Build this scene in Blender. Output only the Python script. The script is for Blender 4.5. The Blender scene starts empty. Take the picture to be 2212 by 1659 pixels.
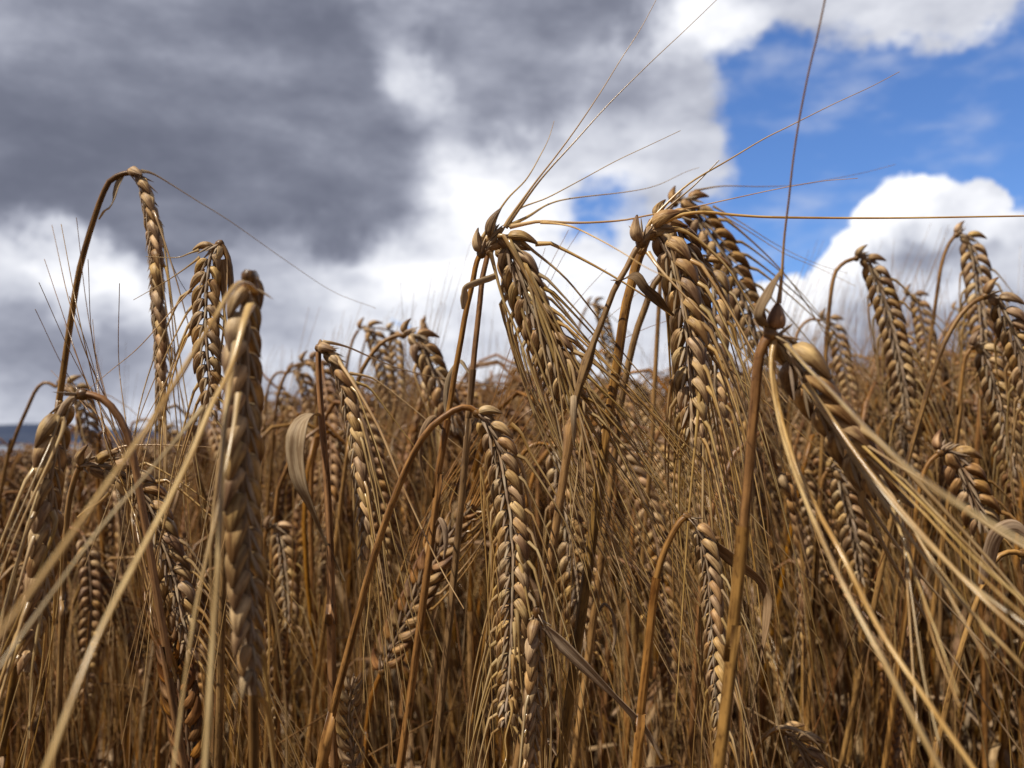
import bpy, math
import numpy as np
from mathutils import Vector

scene = bpy.context.scene
COL = scene.collection
RS = np.random.RandomState(11)

# ------------------------------------------------------------------ camera
CAM_H = 0.72
F = 1915.0                       # focal length in the working pixel grid 2212 x 1659
PITCH = math.atan((955.0 - 829.5) / F)
cd = bpy.data.cameras.new('camera')
cam = bpy.data.objects.new('camera', cd)
COL.objects.link(cam)
cam.location = (0, 0, CAM_H)
cam.rotation_euler = (math.radians(90) + PITCH, 0, 0)
cd.sensor_width = 36.0
cd.lens = 36.0 * F / 2212.0
cd.clip_start = 0.01
cd.clip_end = 20000
cd.dof.use_dof = True
cd.dof.focus_distance = 0.27
cd.dof.aperture_fstop = cd.lens / 1.9
scene.camera = cam
FWD = np.array([0, math.cos(PITCH), math.sin(PITCH)])
UPV = np.array([0, -math.sin(PITCH), math.cos(PITCH)])
RGT = np.array([1.0, 0, 0])
CAMP = np.array([0, 0, CAM_H])

def at(x, y, d):
    """world point seen at (x, y) of the working grid, d metres in front of the lens"""
    return CAMP + d * (FWD + RGT * ((x - 1106.0) / F) + UPV * ((829.5 - y) / F))

# ------------------------------------------------------------------ light, sky
scene.view_settings.view_transform = 'Standard'
scene.view_settings.look = 'None'
scene.view_settings.exposure = 0.24
scene.view_settings.gamma = 1.0
scene.cycles.max_bounces = 6
scene.cycles.diffuse_bounces = 3
scene.cycles.glossy_bounces = 2
scene.cycles.transmission_bounces = 3
scene.cycles.transparent_max_bounces = 4

SUN_DIR = np.array([-0.48, -0.32, 0.82]); SUN_DIR /= np.linalg.norm(SUN_DIR)   # towards the sun
sd = bpy.data.lights.new('sun', 'SUN')
sd.energy = 5.0
sd.angle = math.radians(0.5)
sd.color = (1.0, 0.93, 0.80)
sun = bpy.data.objects.new('sun', sd)
COL.objects.link(sun)
sun.rotation_euler = Vector(SUN_DIR).to_track_quat('Z', 'Y').to_euler()
sun.location = (-5, -3, 9)

world = bpy.data.worlds.new('World')
scene.world = world
world.use_nodes = True
NT = world.node_tree
NT.nodes.clear()

def nd(tree, typ, **kw):
    n = tree.nodes.new(typ)
    for k, v in kw.items():
        setattr(n, k, v)
    return n

def mth(tree, op, a, b=None, c=None, clamp=False):
    n = tree.nodes.new('ShaderNodeMath'); n.operation = op; n.use_clamp = clamp
    for i, v in enumerate((a, b, c)):
        if v is None: continue
        if isinstance(v, (int, float)): n.inputs[i].default_value = v
        else: tree.links.new(v, n.inputs[i])
    return n.outputs[0]

def vmth(tree, op, a, b=None, s=None):
    n = tree.nodes.new('ShaderNodeVectorMath'); n.operation = op
    for i, v in enumerate((a, b)):
        if v is None: continue
        if isinstance(v, (tuple, list)): n.inputs[i].default_value = v
        else: tree.links.new(v, n.inputs[i])
    if s is not None: n.inputs['Scale'].default_value = s
    return n.outputs[0]

def smooth(tree, v, lo, hi):
    n = tree.nodes.new('ShaderNodeMapRange'); n.interpolation_type = 'SMOOTHSTEP'
    tree.links.new(v, n.inputs['Value'])
    n.inputs['From Min'].default_value = lo; n.inputs['From Max'].default_value = hi
    return n.outputs['Result']

def noise(tree, vec, scale, detail=6, rough=0.55, dist=0.0):
    n = tree.nodes.new('ShaderNodeTexNoise')
    tree.links.new(vec, n.inputs['Vector'])
    n.inputs['Scale'].default_value = scale; n.inputs['Detail'].default_value = detail
    n.inputs['Roughness'].default_value = rough; n.inputs['Distortion'].default_value = dist
    return n

def azel(x, y):
    p = at(x, y, 1.0) - CAMP
    p /= np.linalg.norm(p)
    return math.atan2(p[0], p[1]), math.asin(p[2])

def build_sky():
    t = NT
    geo = nd(t, 'ShaderNodeTexCoord')
    dirv = vmth(t, 'NORMALIZE', geo.outputs['Generated'])
    sep = nd(t, 'ShaderNodeSeparateXYZ'); t.links.new(dirv, sep.inputs[0])
    az = mth(t, 'ARCTAN2', sep.outputs[0], sep.outputs[1])
    el = mth(t, 'ARCSINE', sep.outputs[2])
    cmb = nd(t, 'ShaderNodeCombineXYZ'); t.links.new(az, cmb.inputs[0]); t.links.new(el, cmb.inputs[1])
    ae = cmb.outputs[0]
    # stretch noise sideways near the horizon, as cloud layers are
    def centred(n): return vmth(t, 'SUBTRACT', n.outputs['Color'], (0.5, 0.5, 0.5))
    n1 = noise(t, dirv, 3.2, 7, 0.58)
    n2 = noise(t, dirv, 11.0, 5, 0.6)
    w1 = vmth(t, 'SCALE', centred(n1), None, 0.20)
    w2 = vmth(t, 'SCALE', centred(n2), None, 0.10)
    soft = vmth(t, 'ADD', ae, w1)
    fine = vmth(t, 'ADD', ae, vmth(t, 'SCALE', centred(n1), None, 0.10))
    fine = vmth(t, 'ADD', fine, w2)
    soft = vmth(t, 'ADD', soft, w2)
    def field(vec, blobs, start=None):
        acc = start
        for (x, y, rx, ry, rot, w) in blobs:
            a, e = azel(x, y)
            m = nd(t, 'ShaderNodeMapping', vector_type='TEXTURE')
            m.inputs['Location'].default_value = (a, e, 0)
            m.inputs['Rotation'].default_value = (0, 0, math.radians(rot))
            m.inputs['Scale'].default_value = (rx / F, ry / F, 10.0)
            t.links.new(vec, m.inputs['Vector'])
            g = nd(t, 'ShaderNodeTexGradient', gradient_type='SPHERICAL')
            t.links.new(m.outputs[0], g.inputs[0])
            s = mth(t, 'SMOOTH_MIN', g.outputs['Fac'], 0.8, 0.3)
            if acc is None: acc = mth(t, 'MULTIPLY', s, w)
            else: acc = mth(t, 'MULTIPLY_ADD', s, w, acc)
        return acc
    nf = noise(t, vmth(t, 'MULTIPLY', dirv, (1, 1, 2.3)), 5.0, 8, 0.56)
    nfc = mth(t, 'SUBTRACT', nf.outputs['Fac'], 0.5)
    # cover: 1 = cloud, 0 = clear blue
    cover = field(soft, BLUE_GAPS, mth(t, 'MULTIPLY_ADD', nfc, 0.9, 1.2))
    cover = field(fine, CUMULUS, cover)
    nw = noise(t, vmth(t, 'MULTIPLY', dirv, (1, 1, 1.5)), 15.0, 8, 0.68)
    cover = mth(t, 'MULTIPLY_ADD', mth(t, 'SUBTRACT', nw.outputs['Fac'], 0.5), 1.25, cover)
    cov = smooth(t, cover, 0.15, 0.85)
    # the heaped cloud at right: overlapping billows with firm edges
    firm = vmth(t, 'ADD', ae, vmth(t, 'SCALE', centred(n1), None, 0.035))
    n4 = noise(t, dirv, 30.0, 5, 0.6)
    firm = vmth(t, 'ADD', firm, vmth(t, 'SCALE', centred(n4), None, 0.030))
    firm = vmth(t, 'ADD', firm, vmth(t, 'SCALE', centred(n2), None, 0.035))
    heap = None
    for (x, y, r) in BILLOWS:
        a_, e_ = azel(x, y)
        m = nd(t, 'ShaderNodeMapping', vector_type='TEXTURE')
        m.inputs['Location'].default_value = (a_, e_, 0); m.inputs['Scale'].default_value = (r / F, r / F * .9, 10.0)
        t.links.new(firm, m.inputs['Vector'])
        g = nd(t, 'ShaderNodeTexGradient', gradient_type='SPHERICAL'); t.links.new(m.outputs[0], g.inputs[0])
        heap = g.outputs['Fac'] if heap is None else mth(t, 'SMOOTH_MAX', heap, g.outputs['Fac'], .06)
    hm_ = smooth(t, mth(t, 'MULTIPLY_ADD', mth(t, 'SUBTRACT', nw.outputs['Fac'], 0.5), .22, heap), .17, .30)
    cov = mth(t, 'MAXIMUM', cov, hm_)
    # brightness of the cloud
    lum = field(soft, SHADE, mth(t, 'MULTIPLY_ADD', nfc, 1.0, 0.66))
    lum = mth(t, 'SMOOTH_MAX', lum, mth(t, 'MULTIPLY_ADD', nfc, 1.15, 0.18), 0.20)
    lum = field(fine, SHADE_FINE, lum)
    lum = mth(t, 'MULTIPLY_ADD', smooth(t, sep.outputs[2], 0.50, 0.72), -0.60, lum)  # dark cloud added overhead, out of view, to lower the ambient light
    lum = mth(t, 'MULTIPLY_ADD', smooth(t, mth(t, 'MULTIPLY', sep.outputs[1], -1.0), -0.5, 0.2), -0.50, lum)  # unseen cloud behind the camera also darkened to lower the ambient light
    nb = noise(t, vmth(t, 'MULTIPLY', dirv, (1, 1, 2.2)), 17.0, 6, 0.6)
    lum = mth(t, 'MULTIPLY_ADD', mth(t, 'SUBTRACT', nb.outputs['Fac'], 0.5), 0.32, lum)
    ramp = nd(t, 'ShaderNodeValToRGB')
    t.links.new(lum, ramp.inputs[0])
    cr = ramp.color_ramp
    cr.interpolation = 'B_SPLINE'
    stops = [(0.0, (.120, .131, .178)), (0.25, (.198, .212, .272)), (0.45, (.335, .352, .425)),
             (0.62, (.52, .54, .61)), (0.80, (.72, .735, .79)), (1.0, (1.0, 1.0, 1.02))]
    while len(cr.elements) < len(stops): cr.elements.new(0.5)
    for e, (p, c) in zip(cr.elements, stops):
        e.position = p; e.color = (*c, 1)
    cl = vmth(t, 'SCALE', ramp.outputs[0], None, 10.0)      # the Background strength is 0.1
    sky = nd(t, 'ShaderNodeTexSky', sky_type='NISHITA', sun_disc=False)
    sky.sun_elevation = math.asin(SUN_DIR[2])
    sky.sun_rotation = math.atan2(SUN_DIR[0], SUN_DIR[1])
    sky.air_density = 1.0; sky.dust_density = 0.4; sky.ozone_density = 3.0
    blue = nd(t, 'ShaderNodeMix', data_type='RGBA', blend_type='MULTIPLY')
    blue.inputs['Factor'].default_value = 1.0
    t.links.new(sky.outputs[0], blue.inputs['A']); blue.inputs['B'].default_value = SKY_TINT
    # thin veils inside the blue
    veil = noise(t, vmth(t, 'MULTIPLY', dirv, (1, 1, 2.5)), 7.0, 6, 0.55)
    vm = mth(t, 'MULTIPLY', smooth(t, veil.outputs['Fac'], 0.44, 0.76), 0.62)
    m1 = nd(t, 'ShaderNodeMix', data_type='RGBA'); t.links.new(vm, m1.inputs['Factor'])
    t.links.new(blue.outputs['Result'], m1.inputs['A']); m1.inputs['B'].default_value = (6, 6.3, 7.2, 1)
    m2 = nd(t, 'ShaderNodeMix', data_type='RGBA'); t.links.new(cov, m2.inputs['Factor'])
    t.links.new(m1.outputs['Result'], m2.inputs['A']); t.links.new(cl, m2.inputs['B'])
    bg = nd(t, 'ShaderNodeBackground'); bg.inputs['Strength'].default_value = 0.1
    t.links.new(m2.outputs['Result'], bg.inputs['Color'])
    out = nd(t, 'ShaderNodeOutputWorld'); t.links.new(bg.outputs[0], out.inputs[0])

SKY_TINT = (0.68, 0.90, 1.27, 1)
# x, y, radius x, radius y, turn, weight  (directions of the sky, written in the working grid)
BLUE_GAPS = [
    (1910, 300, 540, 300, -8, -1.7), (2170, 260, 330, 270, 0, -1.1), (1700, 450, 330, 220, 20, -1.45), (1640, 230, 190, 140, 0, -.8),
    (1660, 540, 210, 110, 0, -1.5), (1760, 480, 110, 110, 0, -1.0), (1290, 470, 200, 95, 10, -1.15), (1250, 540, 160, 50, 0, -.6),
    (2215, 640, 60, 110, 0, -.9), (880, 685, 90, 18, 0, -1.2), (980, 740, 60, 14, 0, -.6), (1780, 70, 90, 60, 0, -.7),
]
BILLOWS = [(1985, 470, 110), (1925, 500, 95), (2050, 470, 85), (2110, 455, 70), (1880, 560, 90), (1835, 600, 75), (2010, 570, 150), (2130, 560, 130),
           (2200, 520, 70), (1800, 640, 90), (1900, 660, 140), (2050, 680, 170), (2200, 660, 120), (1720, 650, 80), (1650, 680, 100), (1770, 720, 150), (2215, 740, 160)]
CUMULUS = [
    (2050, 680, 330, 140, 0, 1.4), (1495, 330, 110, 190, 12, .7), (1700, 50, 600, 110, 0, 0.9), (2080, 90, 120, 80, 0, .5), (1600, 720, 300, 80, 0, 1.0),
]
SHADE = [
    (230, 180, 780, 400, 0, -.80), (620, 330, 620, 270, 5, -.60), (640, 120, 300, 200, 0, -.35), (20, 20, 240, 140, 0, .3), (200, 430, 420, 120, 0, -.35), (1115, 110, 350, 320, -20, -.85),
    (1300, 40, 200, 130, 0, -.45), (760, 60, 220, 120, 0, -.35), (150, 520, 320, 60, 0, -.35), (200, 800, 480, 130, 0, -.27),
    (650, 640, 190, 100, 0, -.2), (870, 150, 120, 150, 30, .85), (960, 260, 120, 90, 30, .3), (1010, 400, 240, 180, 0, .45), (1150, 620, 420, 220, 0, .20), (840, 560, 420, 120, 0, .30), (250, 640, 320, 60, 0, .3), (150, 700, 260, 40, 0, .2),
    (1500, 100, 160, 120, 0, .4), (1470, 330, 150, 200, 0, -.12), (60, 650, 200, 90, 0, -.1), (1800, 60, 400, 110, 0, .03),
]
SHADE_FINE = [
    (735, 525, 80, 70, 0, -.35), (790, 600, 60, 30, 0, -.2), (2040, 760, 330, 100, 0, -.45), (1960, 650, 200, 70, 10, -.15),
    (2080, 570, 110, 50, 0, -.30), (1960, 560, 90, 50, 20, -.22), (1970, 440, 150, 110, 0, .5), (1850, 560, 110, 100, 0, .45), (2060, 610, 90, 50, 0, .35),
    (2170, 500, 60, 60, 0, .3), (1200, 330, 200, 90, 20, .25), (1745, 640, 120, 60, 0, .3),
]
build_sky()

# ------------------------------------------------------------------ materials
def attr(t, name):
    n = nd(t, 'ShaderNodeAttribute'); n.attribute_name = name
    return n.outputs['Fac']

def straw(name, light, dark, rust, rough=0.5, streak=14.0, along=70.0, transl=0.0, bump=0.3, blotch=0.5, spec=0.35, val=0.35, spots=.35, tipdark=0.0):
    """dry plant matter: lengthwise streaks, blotches, a per-piece shade, and a rust tint"""
    m = bpy.data.materials.new(name); m.use_nodes = True
    t = m.node_tree; t.nodes.clear()
    uv = nd(t, 'ShaderNodeUVMap'); uv.uv_map = 'uv'
    rnd = attr(t, 'rnd'); hue = attr(t, 'hue')
    info = nd(t, 'ShaderNodeObjectInfo')
    cz = nd(t, 'ShaderNodeCombineXYZ'); t.links.new(mth(t, 'MULTIPLY', rnd, 37.0), cz.inputs[2])
    v = vmth(t, 'ADD', vmth(t, 'MULTIPLY', uv.outputs[0], (streak, along, 1)), cz.outputs[0])
    n1 = noise(t, v, 1.0, 3, 0.6)
    v2 = vmth(t, 'ADD', vmth(t, 'MULTIPLY', uv.outputs[0], (2.0, 90.0, 1)), cz.outputs[0])
    n2 = noise(t, v2, 1.0, 3, 0.55)
    f = mth(t, 'ADD', mth(t, 'MULTIPLY', smooth(t, n1.outputs['Fac'], .38, .66), 1 - blotch),
            mth(t, 'MULTIPLY', smooth(t, n2.outputs['Fac'], .36, .64), blotch))
    v3 = vmth(t, 'ADD', vmth(t, 'MULTIPLY', uv.outputs[0], (streak * 1.6, 420.0, 1)), cz.outputs[0])
    n3 = noise(t, v3, 1.0, 2, 0.5)
    f = mth(t, 'SUBTRACT', f, mth(t, 'MULTIPLY', smooth(t, n3.outputs['Fac'], .56, .70), spots), clamp=True)
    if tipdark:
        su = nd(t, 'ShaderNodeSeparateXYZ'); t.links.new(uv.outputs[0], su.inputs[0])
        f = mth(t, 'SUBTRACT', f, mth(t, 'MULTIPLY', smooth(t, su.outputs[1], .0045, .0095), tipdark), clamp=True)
    a = nd(t, 'ShaderNodeMix', data_type='RGBA'); t.links.new(f, a.inputs['Factor'])
    a.inputs['A'].default_value = (*dark, 1); a.inputs['B'].default_value = (*light, 1)
    b = nd(t, 'ShaderNodeMix', data_type='RGBA'); t.links.new(hue, b.inputs['Factor'])
    rm = nd(t, 'ShaderNodeMix', data_type='RGBA'); t.links.new(f, rm.inputs['Factor'])
    rm.inputs['A'].default_value = (*[q * .32 for q in rust], 1); rm.inputs['B'].default_value = (rust[0] * 1.25, rust[1] * 1.45, rust[2] * 1.7, 1)
    t.links.new(a.outputs['Result'], b.inputs['A']); t.links.new(rm.outputs['Result'], b.inputs['B'])
    hs = nd(t, 'ShaderNodeHueSaturation')
    t.links.new(b.outputs['Result'], hs.inputs['Color'])
    t.links.new(mth(t, 'ADD', mth(t, 'MULTIPLY_ADD', rnd, val, 1 - val * .5),
                    mth(t, 'MULTIPLY_ADD', info.outputs['Random'], .24, -.12)), hs.inputs['Value'])
    t.links.new(mth(t, 'MULTIPLY_ADD', mth(t, 'FRACT', mth(t, 'MULTIPLY', rnd, 7.3)), .24, .96), hs.inputs['Saturation'])
    t.links.new(mth(t, 'MULTIPLY_ADD', mth(t, 'FRACT', mth(t, 'MULTIPLY', rnd, 13.1)), .014, .488), hs.inputs['Hue'])
    p = nd(t, 'ShaderNodeBsdfPrincipled')
    t.links.new(hs.outputs[0], p.inputs['Base Color'])
    t.links.new(mth(t, 'MULTIPLY_ADD', n1.outputs['Fac'], .3, rough - .15), p.inputs['Roughness'])
    p.inputs['Specular IOR Level'].default_value = spec
    if bump:
        bn = nd(t, 'ShaderNodeBump'); bn.inputs['Strength'].default_value = bump; bn.inputs['Distance'].default_value = 0.0006
        t.links.new(n1.outputs['Fac'], bn.inputs['Height']); t.links.new(bn.outputs[0], p.inputs['Normal'])
    o = nd(t, 'ShaderNodeOutputMaterial')
    if transl:
        tr = nd(t, 'ShaderNodeBsdfTranslucent'); t.links.new(hs.outputs[0], tr.inputs['Color'])
        mx = nd(t, 'ShaderNodeMixShader'); mx.inputs[0].default_value = transl
        t.links.new(p.outputs[0], mx.inputs[1]); t.links.new(tr.outputs[0], mx.inputs[2]); t.links.new(mx.outputs[0], o.inputs[0])
    else:
        t.links.new(p.outputs[0], o.inputs[0])
    return m

M_STEM = straw('straw_stem', (.42, .26, .11), (.085, .045, .018), (.28, .125, .034), .42, 6, 16, .08, .5, .45, .45)
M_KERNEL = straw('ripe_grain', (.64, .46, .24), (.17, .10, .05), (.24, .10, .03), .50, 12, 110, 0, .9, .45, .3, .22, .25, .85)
M_GLUME = straw('papery_husk', (.50, .40, .28), (.24, .17, .11), (.22, .10, .045), .6, 8, 150, .15, .3, .5, .25)
M_AWN = straw('bristle', (.72, .55, .29), (.40, .26, .11), (.34, .15, .05), .27, 3, 25, .32, 0, .6, .8)
M_LEAF = straw('dry_leaf', (.62, .49, .33), (.29, .20, .12), (.28, .14, .055), .6, 16, 60, .35, .6, .35, .2, .35, .15)
MATS = [M_STEM, M_KERNEL, M_GLUME, M_AWN, M_LEAF]
STEM, KERN, GLUM, AWN, LEAF = range(5)

# ------------------------------------------------------------------ geometry
def nrm(v):
    v = np.asarray(v, float)
    return v / np.maximum(np.linalg.norm(v, axis=-1, keepdims=True), 1e-12)

def spline(pts, n, power=1.0):
    """Catmull-Rom through pts, resampled evenly to n points"""
    P = np.asarray(pts, float)
    if len(P) == 2: P = np.array([P[0], (P[0] + P[1]) / 2, P[1]])
    E = np.vstack([2 * P[0] - P[1], P, 2 * P[-1] - P[-2]])
    out = []
    for i in range(1, len(E) - 2):
        p0, p1, p2, p3 = E[i - 1:i + 3]
        t = np.linspace(0, 1, 14, endpoint=False)[:, None]
        out.append(.5 * ((2 * p1) + (-p0 + p2) * t + (2 * p0 - 5 * p1 + 4 * p2 - p3) * t ** 2 + (-p0 + 3 * p1 - 3 * p2 + p3) * t ** 3))
    C = np.vstack(out + [P[-1:]])
    s = np.concatenate([[0], np.cumsum(np.linalg.norm(np.diff(C, axis=0), axis=1))])
    u = np.linspace(0, 1, n) ** power * s[-1]
    return np.stack([np.interp(u, s, C[:, k]) for k in range(3)], 1), s[-1]

def tangents(P):
    return nrm(np.gradient(P, axis=0))

def frames(P, ref):
    """axes A, B across the path; A starts out as ref and is carried along"""
    T = tangents(P); A = np.zeros_like(P)
    a = np.asarray(ref, float)
    for i in range(len(P)):
        a = a - T[i] * np.dot(a, T[i])
        if np.linalg.norm(a) < 1e-6: a = np.cross(T[i], [0.3, 0.9, 0.1])
        a = a / np.linalg.norm(a); A[i] = a
    return A, np.cross(T, A), T

class MB:
    def __init__(s): s.v = []; s.f = []; s.uv = []; s.r = []; s.h = []; s.m = []; s.n = 0
    def grid(s, V, wrap, mat, rnd, hue=0.0, length=0.01):
        n, m, _ = V.shape
        s.v.append(V.reshape(-1, 3))
        i = np.arange(n - 1)[:, None]; j = np.arange(m if wrap else m - 1)[None, :]
        j2 = (j + 1) % m
        q = np.stack([i * m + j, i * m + j2, (i + 1) * m + j2, (i + 1) * m + j], -1).reshape(-1, 4) + s.n
        s.f.append(q)
        ju = np.broadcast_to(j, (n - 1, j.shape[1])).reshape(-1); iu = np.broadcast_to(i, (n - 1, j.shape[1])).reshape(-1)
        M = m if wrap else m - 1
        u0, u1 = ju / M, (ju + 1) / M; lv = np.asarray(length) if np.ndim(length) else np.linspace(0, length, n)
        v0, v1 = lv[iu], lv[iu + 1]
        s.uv.append(np.stack([np.stack([u0, v0], 1), np.stack([u1, v0], 1), np.stack([u1, v1], 1), np.stack([u0, v1], 1)], 1).reshape(-1, 2))
        s.r.append(np.full(n * m, rnd)); 
        s.h.append(np.broadcast_to(np.asarray(hue, float).reshape(-1, 1), (n, m)).reshape(-1) if np.ndim(hue) else np.full(n * m, hue))
        s.m.append(np.full(len(q), mat)); s.n += n * m
    def tube(s, P, A, B, ra, rb, sides, mat, rnd, hue=0.0, length=0.01, shape=None, phase=0.0):
        th = np.linspace(0, 2 * np.pi, sides, endpoint=False) + phase
        k = np.ones(sides) if shape is None else shape(th)
        ra = np.broadcast_to(ra, len(P)); rb = np.broadcast_to(rb, len(P))
        V = P[:, None] + A[:, None] * (ra[:, None] * np.cos(th) * k)[..., None] + B[:, None] * (rb[:, None] * np.sin(th) * k)[..., None]
        s.grid(V, True, mat, rnd, hue, length)
    def add(s, o, M=None, off=None):
        for V in o.v: s.v.append(V if M is None else V @ M.T + off)
        s.f += [q + s.n for q in o.f]; s.uv += o.uv; s.r += o.r; s.h += o.h; s.m += o.m; s.n += o.n
    def pack(s):
        o = MB(); o.v = [np.concatenate(s.v)]; o.f = [np.concatenate(s.f)]; o.uv = [np.concatenate(s.uv)]
        o.r = [np.concatenate(s.r)]; o.h = [np.concatenate(s.h)]; o.m = [np.concatenate(s.m)]; o.n = s.n
        return o
    def mesh(s, name, smooth_=True, origin=None):
        V = np.concatenate(s.v); Q = np.concatenate(s.f)
        if origin is not None: V = V - origin
        me = bpy.data.meshes.new(name)
        me.vertices.add(len(V)); me.vertices.foreach_set('co', V.ravel().astype(np.float32))
        me.loops.add(Q.size); me.loops.foreach_set('vertex_index', Q.ravel().astype(np.int32))
        me.polygons.add(len(Q)); me.polygons.foreach_set('loop_start', np.arange(0, Q.size, 4, dtype=np.int32))
        mi = np.concatenate(s.m); used = sorted(set(mi.tolist()))
        for u in used: me.materials.append(MATS[u])
        lut = np.zeros(8, int); lut[used] = range(len(used))
        me.polygons.foreach_set('material_index', lut[mi].astype(np.int32))
        me.polygons.foreach_set('use_smooth', np.full(len(Q), smooth_))
        uv = me.uv_layers.new(name='uv'); uv.data.foreach_set('uv', np.concatenate(s.uv).ravel().astype(np.float32))
        for nm, d in (('rnd', s.r), ('hue', s.h)):
            a = me.attributes.new(nm, 'FLOAT', 'POINT'); a.data.foreach_set('value', np.concatenate(d).astype(np.float32))
        me.update(calc_edges=True)
        return me
    def obj(s, name, parent=None, origin=None, label=None):
        """link as ONE object; origin = world place of the thing's base"""
        ob = bpy.data.objects.new(name, s.mesh(name, True, origin))
        COL.objects.link(ob)
        if parent is not None: ob.parent = parent
        if label: ob['label'] = label
        return ob

def ridged(th): return 1 + .07 * np.cos(5 * th) - .10 * (np.sin(th) < -.3)

def kernel_mb(base, K, W, O, L, rw, rt, rnd, hue, rings=11, sides=15, curl=.9):
    """one grain in its husk: K along, W across, O outward"""
    t = np.linspace(0, 1, rings)
    prof = np.sin(np.pi * np.clip(t, 0, 1) ** .60) ** .55
    prof = prof * (1 - .30 * t ** 1.5) + .06
    prof[0] = .25; prof[-1] = .16
    bow = (np.sin(np.pi * t * .92) * .07 - .38 * np.clip(t - .40, 0, 1) ** 1.5) * L * curl
    P = base + K * (t * L)[:, None] + O * bow[:, None]
    mb = MB()
    A = np.broadcast_to(W, P.shape); B = np.broadcast_to(O, P.shape)
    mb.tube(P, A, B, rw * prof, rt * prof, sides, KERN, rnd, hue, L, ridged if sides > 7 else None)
    return mb, P[-1]

def awn_mb(path, rnd, hue, w0=.0006, w1=.00011, ref=(0, -1, 0), sides=4, n=14, beak=0.0):
    P, L = spline(path, n)
    A, B, T = frames(P, np.cross(P[1] - P[0], ref))
    s = np.linspace(0, 1, n)
    w = w1 + (w0 - w1) * (1 - s) ** 1.5 + beak * np.exp(-s / .07)
    mb = MB(); mb.tube(P, A, B, w, w * .5 + .00004, sides, AWN, rnd, hue, L)
    return mb

def husk_mb(base, D, W, L, w, rnd, hue, sides=6, n=6, bend=0.0, O=None):
    t = np.linspace(0, 1, n)
    prof = np.sin(np.pi * t ** .7) ** .8 * .9 + .12; prof[-1] = .05
    P = base + D * (t * L)[:, None]
    if O is not None: P = P + O * (bend * t ** 2 * L)[:, None]
    B = np.cross(D, W)
    mb = MB(); mb.tube(P, np.broadcast_to(W, P.shape), np.broadcast_to(B, P.shape), w * prof, w * .45 * prof, sides, GLUM, rnd, hue, L)
    return mb

def ribbon_mb(path, widths, ref, rnd, hue=0.0, mat=LEAF, n=26, twist=0.0, cup=.25, thick=.00018, rag=.06):
    """a dry leaf blade: cupped strip with real thickness"""
    P, L = spline(path, n)
    A, B, T = frames(P, ref)
    s = np.linspace(0, 1, n)
    w = np.interp(s, np.linspace(0, 1, len(widths)), widths)
    a = np.deg2rad(twist) * s
    A2 = A * np.cos(a)[:, None] + B * np.sin(a)[:, None]; B2 = -A * np.sin(a)[:, None] + B * np.cos(a)[:, None]
    u = np.array([-1, -.6, -.2, .2, .6, 1])
    top = np.stack([P + A2 * (w * x)[:, None] * .5 + B2 * (cup * w * x * x * .5)[:, None] for x in u], 1)
    jit = 1 + rag * np.interp(np.linspace(0, 9, n), np.arange(10), RS.randn(10))
    top[:, 0] = P + (top[:, 0] - P) * jit[:, None]; top[:, -1] = P + (top[:, -1] - P) * jit[::-1][:, None]
    bot = top[:, ::-1] - B2[:, None] * thick
    mb = MB(); mb.grid(np.concatenate([top, bot], 1), True, mat, rnd, hue, L)
    return mb

def tag(o, label, cat, group=None, kind=None):
    if label: o['label'] = label
    if cat: o['category'] = cat
    if group: o['group'] = group
    if kind: o['kind'] = kind

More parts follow.
